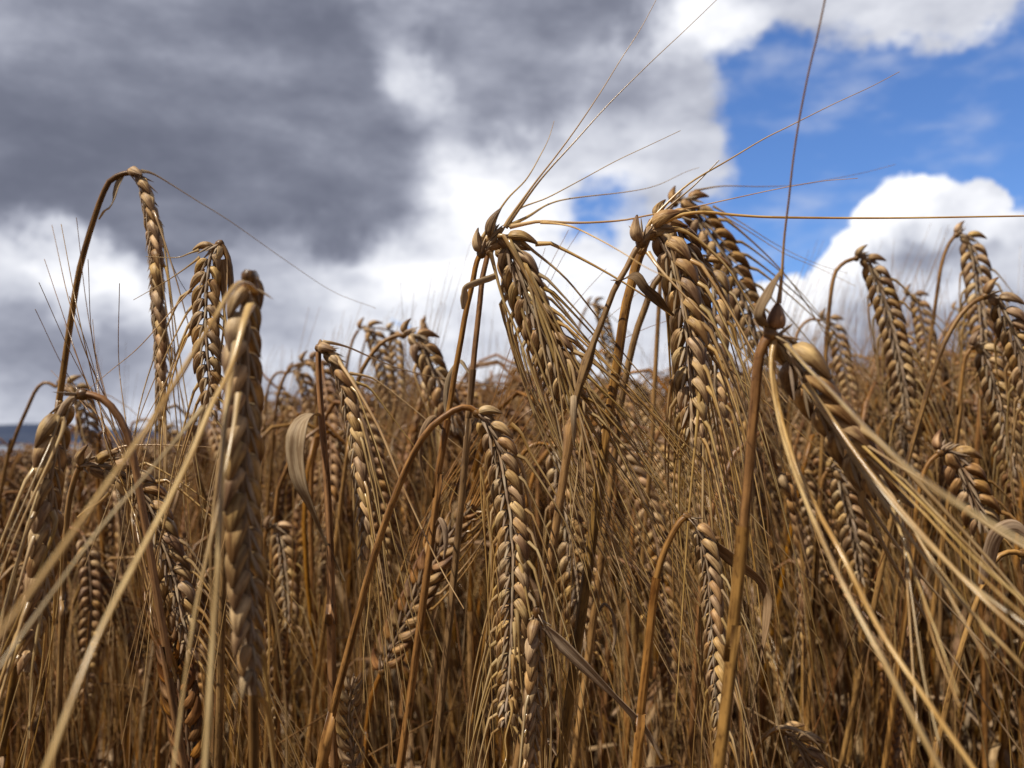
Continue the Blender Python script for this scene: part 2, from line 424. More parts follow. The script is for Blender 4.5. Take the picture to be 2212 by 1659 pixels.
def ear_parts(path, roll=-50, scale=1.0, hue=0.0, awns=.8, awn_len=.11, spread=.10, awn_dir=None, seed=0, pitch=.0028,
              lod=0, view=None, top_splay=1.0, husks=True, awn_w=.00036, fat=1.0, gap=None, kr=0.0, noawn=0):
    """returns rachis MB (with husks), list of kernel MBs, list of awn MBs. lod 0 fine, 1 middle, 2 coarse"""
    R = np.random.RandomState(seed + 100)
    _, L = spline(path, 4)
    step = pitch * scale * (1 if lod < 2 else 2)
    n = max(6, int(L / step))
    P, L = spline(path, n + 1)
    T = tangents(P)
    V = nrm(CAMP - P.mean(0)) if view is None else np.asarray(view, float)
    c, s_ = math.cos(math.radians(roll)), math.sin(math.radians(roll))
    ra = MB(); ks = []; aw = []
    S0 = nrm(np.cross(T, V)); Vp = np.cross(S0, T)
    S = S0 * c + Vp * s_; N = np.cross(T, S)
    ra.tube(P, S, N, .0007 * scale, .0010 * scale, 6 if lod == 0 else 4, GLUM, .4, hue, L)
    rings, sides = ((11, 15), (6, 6), (4, 5))[lod]
    tip_f = lambda f: 1.0 if f < .62 else 1.0 - .55 * ((f - .62) / .38) ** 1.3
    for i in range(n):
        f = i / n
        if gap and gap[0] < f < gap[1]: continue
        sg = 1 if i % 2 else -1
        k = tip_f(f) * (.8 + .2 * min(1, f * 8)) * scale
        out = math.radians(37 + 14 * top_splay * math.exp(-i / 1.6) + R.uniform(-4, 4))
        so = R.uniform(-.10, .10)
        O = nrm(S[i] * sg + N[i] * so)
        K = nrm(T[i] * math.cos(out) + O * math.sin(out))
        Oo = nrm(np.cross(np.cross(K, O), K))
        W = nrm(np.cross(K, Oo))
        base = P[i] + O * .0011 * k
        rnd = R.uniform(0, 1)
        kl = .0103 * k * R.uniform(.93, 1.07)
        mb, tip = kernel_mb(base, K, W, Oo, kl, .00240 * k * fat * R.uniform(.92, 1.08), .00200 * k * fat, rnd,
                            np.clip(hue + R.uniform(-.12, .16) + kr, 0, 1), rings, sides)
        ks.append(mb)
        # its two barren neighbours: narrow grey papery husks on the faces of the ear
        if husks and lod < 2:
            for q in ((1, -1) if lod == 0 else (1,)):
                D = nrm(T[i] + O * R.uniform(.10, .24) + N[i] * q * R.uniform(.16, .30))
                b = P[i] + N[i] * q * .0012 * scale + O * .0006 * scale
                ra.add(husk_mb(b, D, nrm(np.cross(D, N[i])), .0078 * k * R.uniform(.75, 1.15), .00062 * scale, R.uniform(0, 1), hue * .6,
                               6 if lod == 0 else 4, 6 if lod == 0 else 4, R.uniform(-.1, .15), N[i] * q))
                if lod == 0 and R.rand() < .8:
                    D = nrm(T[i] + O * R.uniform(.2, .4) + N[i] * q * R.uniform(.05, .2))
                    ra.add(husk_mb(b, D, nrm(np.cross(D, N[i])), .0062 * k * R.uniform(.7, 1.2), .00036 * scale, R.uniform(0, 1), hue * .6, 5, 5))
        if R.rand() < awns and i >= noawn:
            la = awn_len * R.uniform(.65, 1.12) * (1 if f < .8 else .85)
            G = T[i] if awn_dir is None else nrm(T[i] * .5 + np.asarray(awn_dir))
            De = nrm(G + O * spread * R.uniform(.2, 1.5) + R.randn(3) * spread * .5)
            mid = tip + K * la * .12 + De * la * .22
            p3 = tip + K * la * .03 + De * la * .97 + R.randn(3) * la * .006
            pts = [tip - K * kl * .10, tip + K * la * .05, mid, (mid + p3) / 2 + R.randn(3) * la * .005, p3]
            aw.append(awn_mb(pts, R.uniform(0, 1), np.clip(hue + R.uniform(-.05, .25), 0, 1), awn_w * R.uniform(.75, 1.15) * scale, .00010,
                             V, 4 if lod < 2 else 3, (26, 7, 4)[lod], (.00048 * k) if lod == 0 else 0))
    # basal husks, spread open at the neck
    if lod == 0:
        for q in range(5):
            D = nrm(T[0] * R.uniform(.3, .9) + S[0] * R.uniform(-.8, .8) + N[0] * R.uniform(-.8, .8))
            ra.add(husk_mb(P[0] + T[0] * .001 * q * .4, D, nrm(np.cross(D, N[0] + .01)), .0065 * R.uniform(.6, 1.2) * scale, .00055 * scale, R.uniform(.4, 1), hue * .4))
        ra.tube(np.array([P[0] - T[0] * .0014, P[0] - T[0] * .0005, P[0] + T[0] * .0006, P[0] + T[0] * .0016]),
                np.tile(S[0], (4, 1)), np.tile(N[0], (4, 1)), np.array([.0010, .0017, .0016, .0008]) * scale,
                np.array([.0010, .0017, .0016, .0008]) * scale, 8, STEM, .2, .6, .01)
    return ra, ks, aw

def stem_mb(path, r0, r1, hue=0.0, rnd=.5, n=40, sides=10, nodes=(), sheath=None):
    """r0 at the ear end, r1 at the ground end; nodes = swollen rings; sheath = fraction where the leaf sheath starts"""
    P, L = spline(path, n, 1.7)
    A, B, T = frames(P, (0.3, -1, 0.1))
    s = np.linspace(0, 1, n) ** 1.7
    r = r0 + (r1 - r0) * np.clip(s / .35, 0, 1) ** .8
    for q in nodes: r = r + .0009 * np.exp(-((s - q) / .006) ** 2)
    hh = np.clip(hue + .5 * np.exp(-s / .03), 0, 1)
    mb = MB(); mb.tube(P, A, B, r, r * .93, sides, STEM, rnd, hh, s * L, (lambda th: 1 + .05 * np.cos(4 * th)) if sides > 7 else None)
    if sheath:
        k = int(sheath ** (1 / 1.7) * n); k = max(2, min(n - 4, k))
        Ps = P[k:]; m = len(Ps)
        rs = (r[k:] + .00018) * np.concatenate([[1.10, 1.04], np.ones(m - 2)])
        mb.tube(Ps, A[k:], B[k:], rs, rs * .95, sides, STEM, (rnd + .43) % 1, np.clip(hue + .25 * np.exp(-np.arange(m) / 2.), 0, 1), s[k:] * L,
                (lambda th: 1 + .04 * np.cos(3 * th)) if sides > 7 else None)
    return mb

# ------------------------------------------------------------------ plants modelled one by one
def px(pts, d=None):
    return np.array([at(*p) if len(p) == 3 else at(p[0], p[1], d) for p in pts])

def to_ground(P, reach=.10):
    """carry a stem on down to the soil"""
    d = P[-1] - P[-2]; d = d / np.linalg.norm(d)
    h = P[-1][2]
    g = P[-1] + d / max(.25, -d[2]) * h
    off = g[:2] - P[-1][:2]; l = np.linalg.norm(off)
    if l > reach: off = off / l * reach
    foot = np.array([*(P[-1][:2] + off), ground_z(P[-1][0] + off[0], P[-1][1] + off[1]) - .004])
    mid = P[-1] + (foot - P[-1]) * .5 + np.array([*(d[:2] * h * .12), 0])
    return np.vstack([P, mid, foot])

def ground_z(x, y):
    r = np.hypot(x, y)
    return -0.030 * np.maximum(r - 2.5, 0) * (r < 1e9) + 0.0 * x

def plant(label, d, ear, stem, name='barley_plant', roll=-50, scale=1.0, hue=0.0, awns=.8, awn_len=.11, spread=.10, awn_dir=None,
          extra=(), leaves=(), seed=0, split=True, r0=.0012, r1=.0019, reach=.10, group=None, sheath=.3, nodes=(.62,), awn_w=.00036,
          ears=None, srnd=.5, top_splay=1.0, fat=1.0, ear_rev=False, extra_stems=(), gap=None, shue=None, view=None, kr=0.0, lod=None, grains=(), noawn=None, fans=()):
    E = px(ear, d); ST = to_ground(px(stem, d), reach)
    base = ST[-1].copy(); base[2] = max(base[2], -9)
    root = bpy.data.objects.new(name, None); COL.objects.link(root)
    root.location = base; root.empty_display_size = .02
    tag(root, label, 'barley', group)
    so = stem_mb(ST, r0 * .80, r1 * .74, hue if shue is None else shue, srnd, 60, 12 if split else 8, nodes, sheath).obj('stem', root, base)
    lod = (0 if split else 1) if lod is None else lod
    ra, ks, aw = ear_parts(E, roll, scale, hue, awns, awn_len, spread, awn_dir, seed, lod=lod, awn_w=awn_w, top_splay=top_splay, fat=fat, gap=gap, view=view, kr=kr, noawn=(4 if split else 3) if noawn is None else noawn)
    for e in list(extra) + [q for fa in fans for q in fan(fa[0], ear, d, *fa[1:])]:
        pts = px(e['p'] if isinstance(e, dict) else e, d)
        o = e if isinstance(e, dict) else {}
        aw.append(awn_mb(pts, o.get('r', RS.uniform(.3, 1)), o.get('hue', hue), o.get('w', .00052) * .62, o.get('w1', .00011) * .9, (0, -1, 0), 5, 40, o.get('beak', .0004)))
    for g in grains:
        b0, t0 = at(*(g[0] if len(g[0]) == 3 else (*g[0], d))), at(*(g[1] if len(g[1]) == 3 else (*g[1], d)))
        K = t0 - b0; gl = np.linalg.norm(K); K = K / gl
        O = nrm(np.cross(np.cross(K, nrm(CAMP - b0) + np.array([.3, 0, .5])), K))
        mb, _ = kernel_mb(b0, K, np.cross(K, O), O, gl, g[2] * .7, g[2] * .55, RS.rand(), g[3])
        ks.append(mb)
    if split:
        eo = ra.obj('ear', root, base)
        for k in ks: k.obj('grain', eo, base)
        for a in aw: a.obj('awn', eo, base)
    else:
        for k in ks: ra.add(k)
        eo = ra.obj('ear', root, base)
        if aw:
            m = MB()
            for a in aw: m.add(a)
            m.obj('awns', eo, base)
    if sheath and d > .25:       # a torn shred of leaf where the sheath ends
        SP, SL = spline(ST, 200); RL = np.random.RandomState(seed + 900)
        for q in range(2 if split else 1):
            k = int(200 * (sheath * (1 + q) if q else sheath)); k = min(k, 150)
            u = nrm(np.array([RL.uniform(-1, 1), RL.uniform(-1, .6), 0])); ll = RL.uniform(.008, .022)
            p0 = SP[k] + u * r1 * .7
            ribbon_mb([p0, p0 + u * ll * .2 + [0, 0, ll * .25], p0 + u * ll * .45 + [0, 0, -ll * .05], p0 + u * ll * .5 + [0, 0, -ll * .6], p0 + u * ll * .38 + [0, 0, -ll * 1.1]],
                      [.0012, .0022, .0022, .0014, .0005], np.cross(u, [0, 0, 1]), RL.rand(), RL.uniform(0, .6), LEAF, 24, RL.uniform(-200, 200), .5).obj('leaf', root, base)
    for l in leaves:
        ribbon_mb(px(l['p'], d), l['w'], l.get('ref', (1, -.3, 0)), l.get('r', RS.rand()), l.get('hue', 0.0), LEAF, 34, l.get('tw', 0),
                  l.get('cup', .3)).obj('leaf', root, base, l.get('label'))
    return root

def fan(n, ear, d, f0, f1, e0, e1, w=.0006, seed=0, hue=0.0, sag=.0, w1=.00018):
    """n fine awns leaving the ear between f0 and f1 of its length and ending between e0 and e1"""
    RF = np.random.RandomState(seed); out = []
    E3, _ = spline([(p[0], p[1], d) for p in ear], 50)
    for i in range(n):
        q = i / max(1, n - 1); f = f0 + (f1 - f0) * q + RF.uniform(-.04, .04)
        s = E3[int(np.clip(f, 0, 1) * 49)]; s2 = E3[min(49, int(np.clip(f + .12, 0, 1) * 49))]
        e = np.array(e0) * q + np.array(e1) * (1 - q) + [RF.uniform(-45, 45), RF.uniform(-60, 60), RF.uniform(-.012, .012)]
        dir0 = s2 - s
        off = np.array([RF.uniform(8, 26), 0, -.004])
        m = s + (e - s) * .35 + dir0 * .5 + [RF.uniform(-8, 8), 0, 0]
        m2 = s + (e - s) * .7 + dir0 * .25 + [RF.uniform(-8, 8) - sag, 0, 0]
        out.append({'p': [tuple(s + off * .6), tuple(s + dir0 * .5 + off), tuple(m + off * .5), tuple(m2), tuple(e)], 'w': w * RF.uniform(.75, 1.15), 'w1': w1,
                    'hue': hue + RF.uniform(0, .15), 'r': RF.uniform(.2, 1)})
    return out

H = []
RB = np.random.RandomState(77)
# tall hooked ear at far left
H.append(plant('tallest barley plant at left, dark stem hooked over, long narrow ear against grey cloud', .33,
    [(284, 372), (296, 380), (309, 402), (325, 465), (335, 539), (339, 624), (345, 709), (348, 790), (349, 850), (350, 905)],
    [(283, 373), (275, 374), (262, 377), (237, 391), (218, 430), (204, 470), (190, 515), (170, 590), (153, 692), (140, 780), (130, 850), (118, 930), (106, 1010)],
    grains=[((284, 374), (306, 368), 0.0018, 0.3), ((270, 376), (290, 360), 0.001, 0.8)], fans=[(5, 0.1, 0.7, (352, 1150, 0.33), (440, 1120, 0.33), 0.0006, 9)], roll=-80, awns=.45, awn_len=.10, spread=.045, seed=1, shue=.15, srnd=.12, r0=.0013, r1=.0023, scale=.93, top_splay=.4,
    extra=[{'p': [(306, 369, .33), (330, 375, .335), (366, 396, .345), (426, 434, .36), (500, 480, .37), (622, 566, .39), (720, 630, .40), (812, 666, .41)], 'w': .0005, 'w1': .00012},
           {'p': [(345, 500, .33), (362, 545, .33), (380, 590, .33), (398, 622, .33), (412, 640, .33)], 'hue': .3, 'r': .05, 'w': .0005}],
    leaves=[{'p': [(266, 378), (255, 400), (247, 430), (236, 450), (228, 455), (214, 474)], 'w': [.0016, .0030, .0034, .0012, .0034, .001], 'tw': 60, 'r': .3, 'label': 'small withered leaf blade hanging inside the hook'}]))
# ear leaning left of the blurred front one
H.append(plant('barley plant bent over to the left, between the tall hooked one and the nearest ear', .29,
    [(474, 527), (462, 534), (455, 552), (450, 585), (446, 624), (444, 708), (448, 770), (453, 830), (456, 900)],
    [(476, 526), (482, 534), (492, 556), (498, 590), (499, 640), (498, 760), (492, 900), (488, 1050)],
    roll=-30, awns=.8, awn_len=.11, spread=.11, awn_dir=(-.06, -.10, -.2), seed=2, hue=.1, shue=.45, scale=.76, srnd=.3,
    extra=[[(430, 540), (410, 547), (385, 556), (350, 556), (315, 554)],
           [(432, 556), (400, 580), (360, 607), (320, 630), (288, 648)],
           [(440, 580), (408, 630), (370, 672), (300, 750), (240, 800), (190, 842)],
           [(445, 590), (430, 650), (400, 740), (350, 840), (285, 960), (270, 1000)],
           [(448, 600), (440, 700), (400, 800), (330, 900), (290, 1010), (265, 1090)]],
    leaves=[{'p': [(482, 560), (486, 600), (486, 650), (484, 700), (478, 760), (462, 840), (440, 905), (425, 960)], 'w': [.0038, .0042, .0020, .0022, .0034, .004, .003, .001], 'tw': 150, 'r': .95, 'label': 'whitish shrivelled leaf blade hanging beside the ear'}]))
# nearest, out of focus
H.append(plant('nearest barley plant, thick blurred upright column of broad grains with rusty crown, left', .185,
    [(537, 598), (534, 620), (530, 650), (527, 742), (524, 844), (524, 950), (522, 1050), (527, 1150), (534, 1300), (540, 1420), (546, 1500)],
    [(540, 597, .186), (548, 596, .192), (552, 620, .198), (551, 700, .202), (548, 850, .205), (545, 1050, .208), (545, 1300, .212), (548, 1600, .217)],
    grains=[((528, 640), (538, 590), 0.0022, 0.8), ((545, 640), (552, 602), 0.0017, 0.7), ((520, 645), (516, 612), 0.0014, 0.6)], fans=[], roll=60, awns=.2, awn_len=.10, spread=.04, seed=3, scale=.94, awn_dir=(-.02, .03, -.9), top_splay=.35, awn_w=.00045, srnd=.2, r0=.0014, r1=.002, shue=.3,
    extra=[{'p': [(548, 626, .183), (535, 612, .178), (515, 612, .172), (490, 640, .165), (462, 690, .158), (400, 790, .15), (330, 905, .138), (250, 1020, .125), (130, 1190, .112), (0, 1370, .102), (-120, 1530, .095)], 'w': .0008, 'w1': .0004, 'r': .5, 'beak': .0006},
           {'p': [(540, 660, .178), (528, 690, .172), (500, 790, .165), (455, 880, .155), (400, 1010, .145), (300, 1200, .13), (200, 1400, .118), (100, 1659, .108), (40, 1820, .104)], 'w': .0010, 'w1': .00045, 'r': .9, 'beak': .0006},
           {'p': [(512, 740, .175), (500, 800, .168), (484, 950, .155), (472, 1200, .145), (455, 1450, .138), (440, 1700, .13)], 'w': .0009, 'w1': .0005, 'r': .6, 'beak': .0006},
           {'p': [(515, 850, .176), (500, 950, .168), (470, 1100, .16), (420, 1330, .15), (375, 1659, .142), (360, 1760, .14)], 'w': .0006, 'w1': .0003, 'r': .6},
           {'p': [(440, 880, .16), (330, 1010, .15), (210, 1150, .14), (100, 1300, .13), (-30, 1480, .12)], 'w': .0004, 'w1': .0003, 'r': .3}]))
# left edge
H.append(plant('barley plant at the left edge, plump lit ear drooping from a rusty arched stem', .225,
    [(178, 852), (158, 858), (138, 878), (122, 918), (112, 970), (106, 1023), (101, 1100), (95, 1180), (86, 1276), (74, 1350), (64, 1410), (58, 1450)],
    [(180, 851), (196, 853), (222, 862), (245, 884), (270, 925), (288, 985), (303, 1074), (322, 1180), (345, 1320), (372, 1480), (395, 1640)],
    fans=[(3, 0.1, 0.8, (20, 1640, 0.22), (-120, 1400, 0.2), 0.0009, 8)], gap=(-1, .05), roll=64, awns=.5, awn_len=.12, spread=.05, seed=4, scale=.95, awn_dir=(-.22, -.05, -.9), shue=.6, srnd=.7, r0=.0012, r1=.0015, top_splay=.0,
    extra=[[(128, 900, .222), (112, 950, .22), (85, 1010, .215), (50, 1090, .21), (15, 1170, .205), (-30, 1290, .2)],
           [(118, 940, .222), (100, 1010, .22), (70, 1100, .215), (30, 1230, .21), (0, 1340, .205), (-20, 1420, .2)]]))
# pair left of centre
H.append(plant('slender barley ear hanging off a rusty upright stem that carries a curled mottled leaf', .30,
    [(690, 752), (697, 752), (712, 768), (739, 817), (757, 885), (770, 953), (777, 1020), (785, 1088), (789, 1150), (786, 1210)],
    [(690, 752), (688, 765), (688, 790), (691, 850), (697, 930), (704, 1010), (709, 1088), (714, 1210), (716, 1350), (718, 1500)],
    grains=[((692, 762), (693, 733), 0.0022, 0.45), ((700, 766), (712, 744), 0.0013, 0.6)], fans=[(5, 0.2, 0.8, (800, 1500, 0.3), (940, 1440, 0.3), 0.0008, 7)], roll=-76, awns=.55, awn_len=.105, spread=.07, seed=5, scale=.9, awn_dir=(.12, -.02, -.9), shue=.75, srnd=.55, top_splay=.15, r0=.0012, r1=.0028, sheath=.25, nodes=(.12,),
    extra=[{'p': [(697, 738, .30), (720, 741, .30), (755, 751, .31), (800, 771, .32), (860, 795, .33), (925, 812, .34), (1000, 826, .35), (1095, 836, .36), (1175, 836, .37)], 'w': .0006},
           {'p': [(712, 756, .298), (735, 785, .295), (773, 844, .29), (824, 936, .285), (870, 1050, .28), (946, 1215, .275), (1002, 1315, .27)], 'w': .0011, 'w1': .00022, 'r': 1.0},
           [(755, 806), (790, 812), (817, 824), (891, 881), (960, 940), (1034, 997), (1080, 1030)],
           [(765, 826), (800, 840), (850, 905), (900, 970), (960, 1040), (1044, 1129), (1110, 1220)],
           [(780, 930), (800, 1000), (830, 1090), (850, 1160), (880, 1250)],
           [(785, 1000), (810, 1100), (830, 1200), (860, 1350), (900, 1500)]],
    leaves=[{'p': [(688, 898, .30), (675, 896, .297), (655, 910, .293), (645, 940, .29), (643, 986, .29), (652, 1040, .29), (668, 1080, .292), (684, 1120, .295), (702, 1165, .298), (722, 1205, .30), (745, 1255, .30)],
             'w': [.0025, .006, .0085, .0085, .0075, .005, .003, .0022, .0016, .0012, .0008], 'ref': (1, -.5, 0), 'tw': 25, 'r': .35, 'cup': .35, 'label': 'broad mottled grey leaf blade folded over and curling down'}]))
# centre
H.append(plant('sharp central barley plant, stem arching from lower left, full two-rowed ear hanging straight down', .272,
    [(1031, 893), (1042, 900), (1056, 920), (1072, 953), (1085, 1010), (1096, 1070), (1105, 1130), (1109, 1200), (1108, 1300), (1104, 1400), (1098, 1500), (1094, 1570)],
    [(1030, 892), (1022, 885), (1008, 879), (985, 884), (955, 903), (925, 929), (897, 972), (874, 1020), (852, 1075), (831, 1130), (807, 1205), (778, 1310), (752, 1410), (728, 1500), (705, 1600), (685, 1700)],
    fans=[(6, 0.45, 0.9, (1085, 1720, 0.272), (1250, 1640, 0.275), 0.0008, 5)], roll=-36, awns=.9, awn_len=.115, spread=.06, seed=6, scale=.88, fat=1.04, shue=.22, srnd=.78, r0=.00125, r1=.0022, sheath=.22, nodes=(.19,), top_splay=.7,
    extra=[{'p': [(1103, 916), (1125, 935), (1150, 985), (1190, 1050), (1235, 1130), (1262, 1210), (1275, 1275)], 'w': .0009, 'r': .8},
           {'p': [(1110, 980), (1128, 1010), (1142, 1080), (1158, 1170), (1165, 1260), (1164, 1370), (1158, 1480)], 'w': .0010, 'r': .7},
           [(1042, 1010, .27), (1040, 1070), (1048, 1170), (1055, 1300), (1062, 1480), (1068, 1660)],
           [(1040, 1010, .27), (1052, 1100), (1068, 1200), (1078, 1290), (1085, 1420)]]))
# pair of tall stems right of centre with fountain of awns
H.append(plant('barley plant with wide crowded ear whose long awns spring up from its crown', .285,
    [(1040, 548), (1052, 525), (1072, 508), (1092, 514), (1108, 550), (1128, 607), (1152, 670), (1180, 728), (1206, 785), (1232, 850), (1250, 900)],
    [(1038, 548), (1034, 556), (1028, 572), (1020, 615), (1006, 675), (994, 745), (980, 820), (968, 900), (950, 1000), (938, 1100), (925, 1220)],
    grains=[((1050, 528), (1068, 490), 0.0012, 0.5), ((1070, 512), (1092, 488), 0.0012, 0.4)], fans=[(11, 0.12, 0.75, (1300, 1230, 0.28), (1560, 1440, 0.28), 0.0009, 1), (5, 0.3, 0.9, (1230, 1180, 0.28), (1340, 1300, 0.28), 0.0008, 2)], roll=-22, awns=1.0, awn_len=.125, spread=.085, seed=7, scale=.98, fat=.95, shue=.30, srnd=.8, r0=.0011, r1=.0018, sheath=.07, top_splay=.2, awn_dir=(.50, -.05, -.6),
    extra=[{'p': [(1038, 520, .285), (1062, 480, .285), (1078, 455, .287), (1100, 425, .29), (1137, 387, .295), (1167, 336, .30), (1185, 300, .31), (1197, 262, .32)], 'w': .0007},
           {'p': [(1090, 490), (1105, 465), (1154, 397), (1204, 333), (1250, 270), (1300, 195), (1340, 130), (1385, 60), (1425, -15)], 'w': .0006},
           {'p': [(1092, 492), (1115, 460), (1170, 385), (1245, 302), (1310, 230), (1400, 140), (1480, 65), (1560, -12)], 'w': .0006, 'hue': .15},
           {'p': [(1094, 488), (1120, 452), (1180, 428), (1245, 394), (1330, 348), (1400, 315), (1470, 282)], 'w': .00045},
           {'p': [(1098, 488, .285), (1140, 468, .287), (1185, 441, .30), (1238, 428, .31), (1357, 414, .33), (1420, 400, .345), (1480, 372, .36), (1510, 362, .37)], 'w': .0006},
           {'p': [(1100, 490), (1140, 482), (1170, 478), (1230, 481), (1289, 480), (1350, 475), (1400, 465), (1500, 447), (1573, 431), (1680, 408), (1770, 392), (1853, 385)], 'w': .0008, 'r': 1.0},
           {'p': [(1170, 480, .28), (1230, 488, .26), (1290, 515, .235), (1350, 549, .215), (1400, 580, .20), (1480, 615, .185)], 'w': .0006, 'r': .8},
           {'p': [(1118, 512), (1150, 540), (1221, 600), (1290, 685), (1357, 776), (1424, 850), (1520, 960), (1610, 1090), (1697, 1212)], 'w': .0006},
           {'p': [(1060, 545), (1085, 640), (1110, 700), (1140, 780), (1170, 860), (1210, 960), (1250, 1060), (1283, 1150)], 'w': .0008, 'r': .9},
           {'p': [(1135, 600), (1165, 720), (1215, 820), (1280, 930), (1350, 1030), (1420, 1130), (1500, 1260), (1560, 1400)], 'w': .0009, 'r': .7},
           {'p': [(1150, 630), (1190, 720), (1250, 830), (1320, 950), (1390, 1060), (1470, 1150)], 'w': .0009, 'r': .6},
           {'p': [(1170, 700), (1210, 800), (1265, 900), (1330, 1010), (1400, 1110), (1490, 1250), (1530, 1330)], 'w': .0009, 'r': .8},
           {'p': [(1120, 640), (1150, 740), (1190, 850), (1240, 950), (1275, 1050), (1300, 1150), (1340, 1250)], 'w': .0008, 'r': .5}],
    leaves=[{'p': [(1070, 597, .285), (1045, 606, .283), (1022, 614, .281), (1006, 622, .28), (1004, 640, .28), (1000, 668, .28)], 'w': [.0020, .0022, .0022, .0018, .003, .001], 'ref': (0, -.3, 1), 'r': .9, 'label': 'pale leaf blade bent sharply across the stem'}]))
H.append(plant('barley plant whose upright stem stands just right of the crooked pale leaf', .30,
    [(1056, 545), (1072, 534), (1092, 545), (1112, 590), (1136, 650), (1160, 710), (1188, 770), (1216, 840), (1236, 900)],
    [(1054, 546), (1050, 566), (1042, 600), (1037, 650), (1031, 705), (1024, 770), (1017, 850), (1006, 960), (995, 1100)],
    roll=30, awns=.95, awn_len=.12, spread=.06, seed=8, scale=.95, shue=.25, srnd=.85, r0=.0012, r1=.0017, sheath=.05, awn_dir=(.40, -.03, -.6)))
# hero right of centre
H.append(plant('barley plant with plump glossy ear right of centre, brown jointed stem and splayed crown grains', .272,
    [(1385, 525), (1396, 502), (1414, 492), (1431, 508), (1447, 540), (1462, 590), (1475, 645), (1484, 700), (1490, 760), (1494, 830), (1497, 900), (1498, 965)],
    [(1384, 527), (1370, 545), (1354, 578), (1338, 605), (1324, 632), (1306, 680), (1284, 735), (1264, 795), (1245, 860), (1225, 960), (1210, 1080)],
    grains=[((1388, 525), (1412, 478), 0.002, 0.35), ((1396, 512), (1440, 486), 0.0018, 0.4), ((1410, 500), (1466, 493), 0.0026, 0.1), ((1378, 548, 0.278), (1396, 520, 0.276), 0.0028, 0.2)], fans=[(9, 0.1, 0.75, (1500, 1500, 0.275), (1650, 1420, 0.28), 0.0008, 6)], roll=-48, awns=.9, awn_dir=(.15, 0, -.8), awn_len=.12, spread=.07, seed=9, scale=1.05, fat=1.05, shue=.35, srnd=.15, r0=.0011, r1=.0020, sheath=.10, nodes=(.05, .11), top_splay=.7,
    extra=[{'p': [(1398, 492), (1412, 470), (1440, 440), (1492, 394), (1573, 346), (1650, 300), (1700, 275), (1800, 225), (1880, 188), (1943, 155)], 'w': .0006, 'r': .8},
           {'p': [(1410, 490), (1424, 466), (1460, 434), (1500, 400), (1553, 346)], 'w': .0007, 'w1': .0002, 'hue': .4, 'r': .2, 'beak': .0007},
           {'p': [(1420, 488), (1450, 472), (1480, 462), (1526, 458), (1573, 463), (1640, 468), (1720, 470), (1870, 471), (2000, 470), (2120, 468), (2240, 466)], 'w': .0008, 'w1': .0003, 'r': .95},
           {'p': [(1452, 494), (1480, 500), (1526, 533), (1573, 580), (1610, 640), (1660, 720), (1720, 830), (1790, 960)], 'w': .0009, 'r': .8},
           {'p': [(1470, 560), (1490, 595), (1505, 680), (1515, 780), (1525, 880), (1530, 1000)], 'w': .0009, 'r': .7},
           {'p': [(1400, 545, .265), (1425, 580, .26), (1480, 640, .255), (1560, 720, .25), (1640, 800, .245), (1700, 870, .24)], 'w': .0008, 'r': 1.0}],
    leaves=[{'p': [(1322, 605, .274), (1340, 606, .268), (1360, 598, .262), (1375, 600, .26), (1392, 622, .26), (1412, 640, .262), (1432, 660, .265), (1456, 682, .27)], 'w': [.001, .0012, .0030, .0034, .0028, .0030, .0014, .0006], 'hue': .8, 'r': .3, 'tw': 70, 'label': 'rusty twisted leaf crossing the stems'}]))
H.append(plant('thick grey-brown barley stem with a swollen boot, its ear drooping behind the plump glossy one', .285,
    [(1420, 470), (1440, 462), (1460, 480), (1474, 520), (1488, 570), (1500, 640), (1512, 720), (1520, 800)],
    [(1412, 478), (1400, 505), (1388, 535), (1374, 572), (1364, 615), (1352, 660), (1344, 708), (1334, 780), (1322, 860), (1300, 980), (1285, 1120)],
    roll=40, awns=.5, awn_len=.11, spread=.06, seed=10, scale=.9, hue=.15, shue=.05, srnd=.95, r0=.0021, r1=.0021, sheath=.12, kr=.1))
H.append(plant('barley plant with bowed straw stem, narrow ear close behind the plump glossy ear', .33,
    [(1494, 556), (1512, 553), (1530, 572), (1540, 610), (1544, 680), (1546, 760), (1546, 850), (1549, 930)],
    [(1492, 557), (1470, 565), (1440, 585), (1418, 605), (1402, 640), (1388, 680), (1376, 712), (1360, 775), (1347, 840), (1330, 940), (1318, 1060)],
    roll=-40, awns=.7, awn_len=.11, spread=.06, seed=11, scale=.95, hue=.1, shue=.25, srnd=.45, r0=.0016, r1=.0018, sheath=.1))
H.append(plant('dark shaded barley ear leaning right behind the plump glossy ear, with spiky crown', .42,
    [(1458, 440), (1474, 430), (1490, 440), (1515, 480), (1545, 520), (1572, 562), (1596, 615), (1616, 670), (1632, 725), (1645, 790)],
    [(1456, 442), (1448, 452), (1438, 490), (1430, 560), (1424, 650), (1418, 760), (1410, 900), (1400, 1060)],
    roll=18, awns=.75, awn_len=.13, spread=.08, seed=12, scale=1.12, fat=1.15, hue=.2, shue=.3, srnd=.2, top_splay=1.4, awn_dir=(.35, 0, -.35),
    extra=[{'p': [(1500, 412), (1560, 402), (1640, 403), (1720, 400), (1790, 388), (1870, 372), (1935, 355)], 'w': .0005, 'r': .2},
           [(1540, 445), (1600, 480), (1680, 530), (1760, 568), (1830, 590)],
           [(1550, 460), (1610, 495), (1690, 545), (1770, 580), (1848, 618)]]))
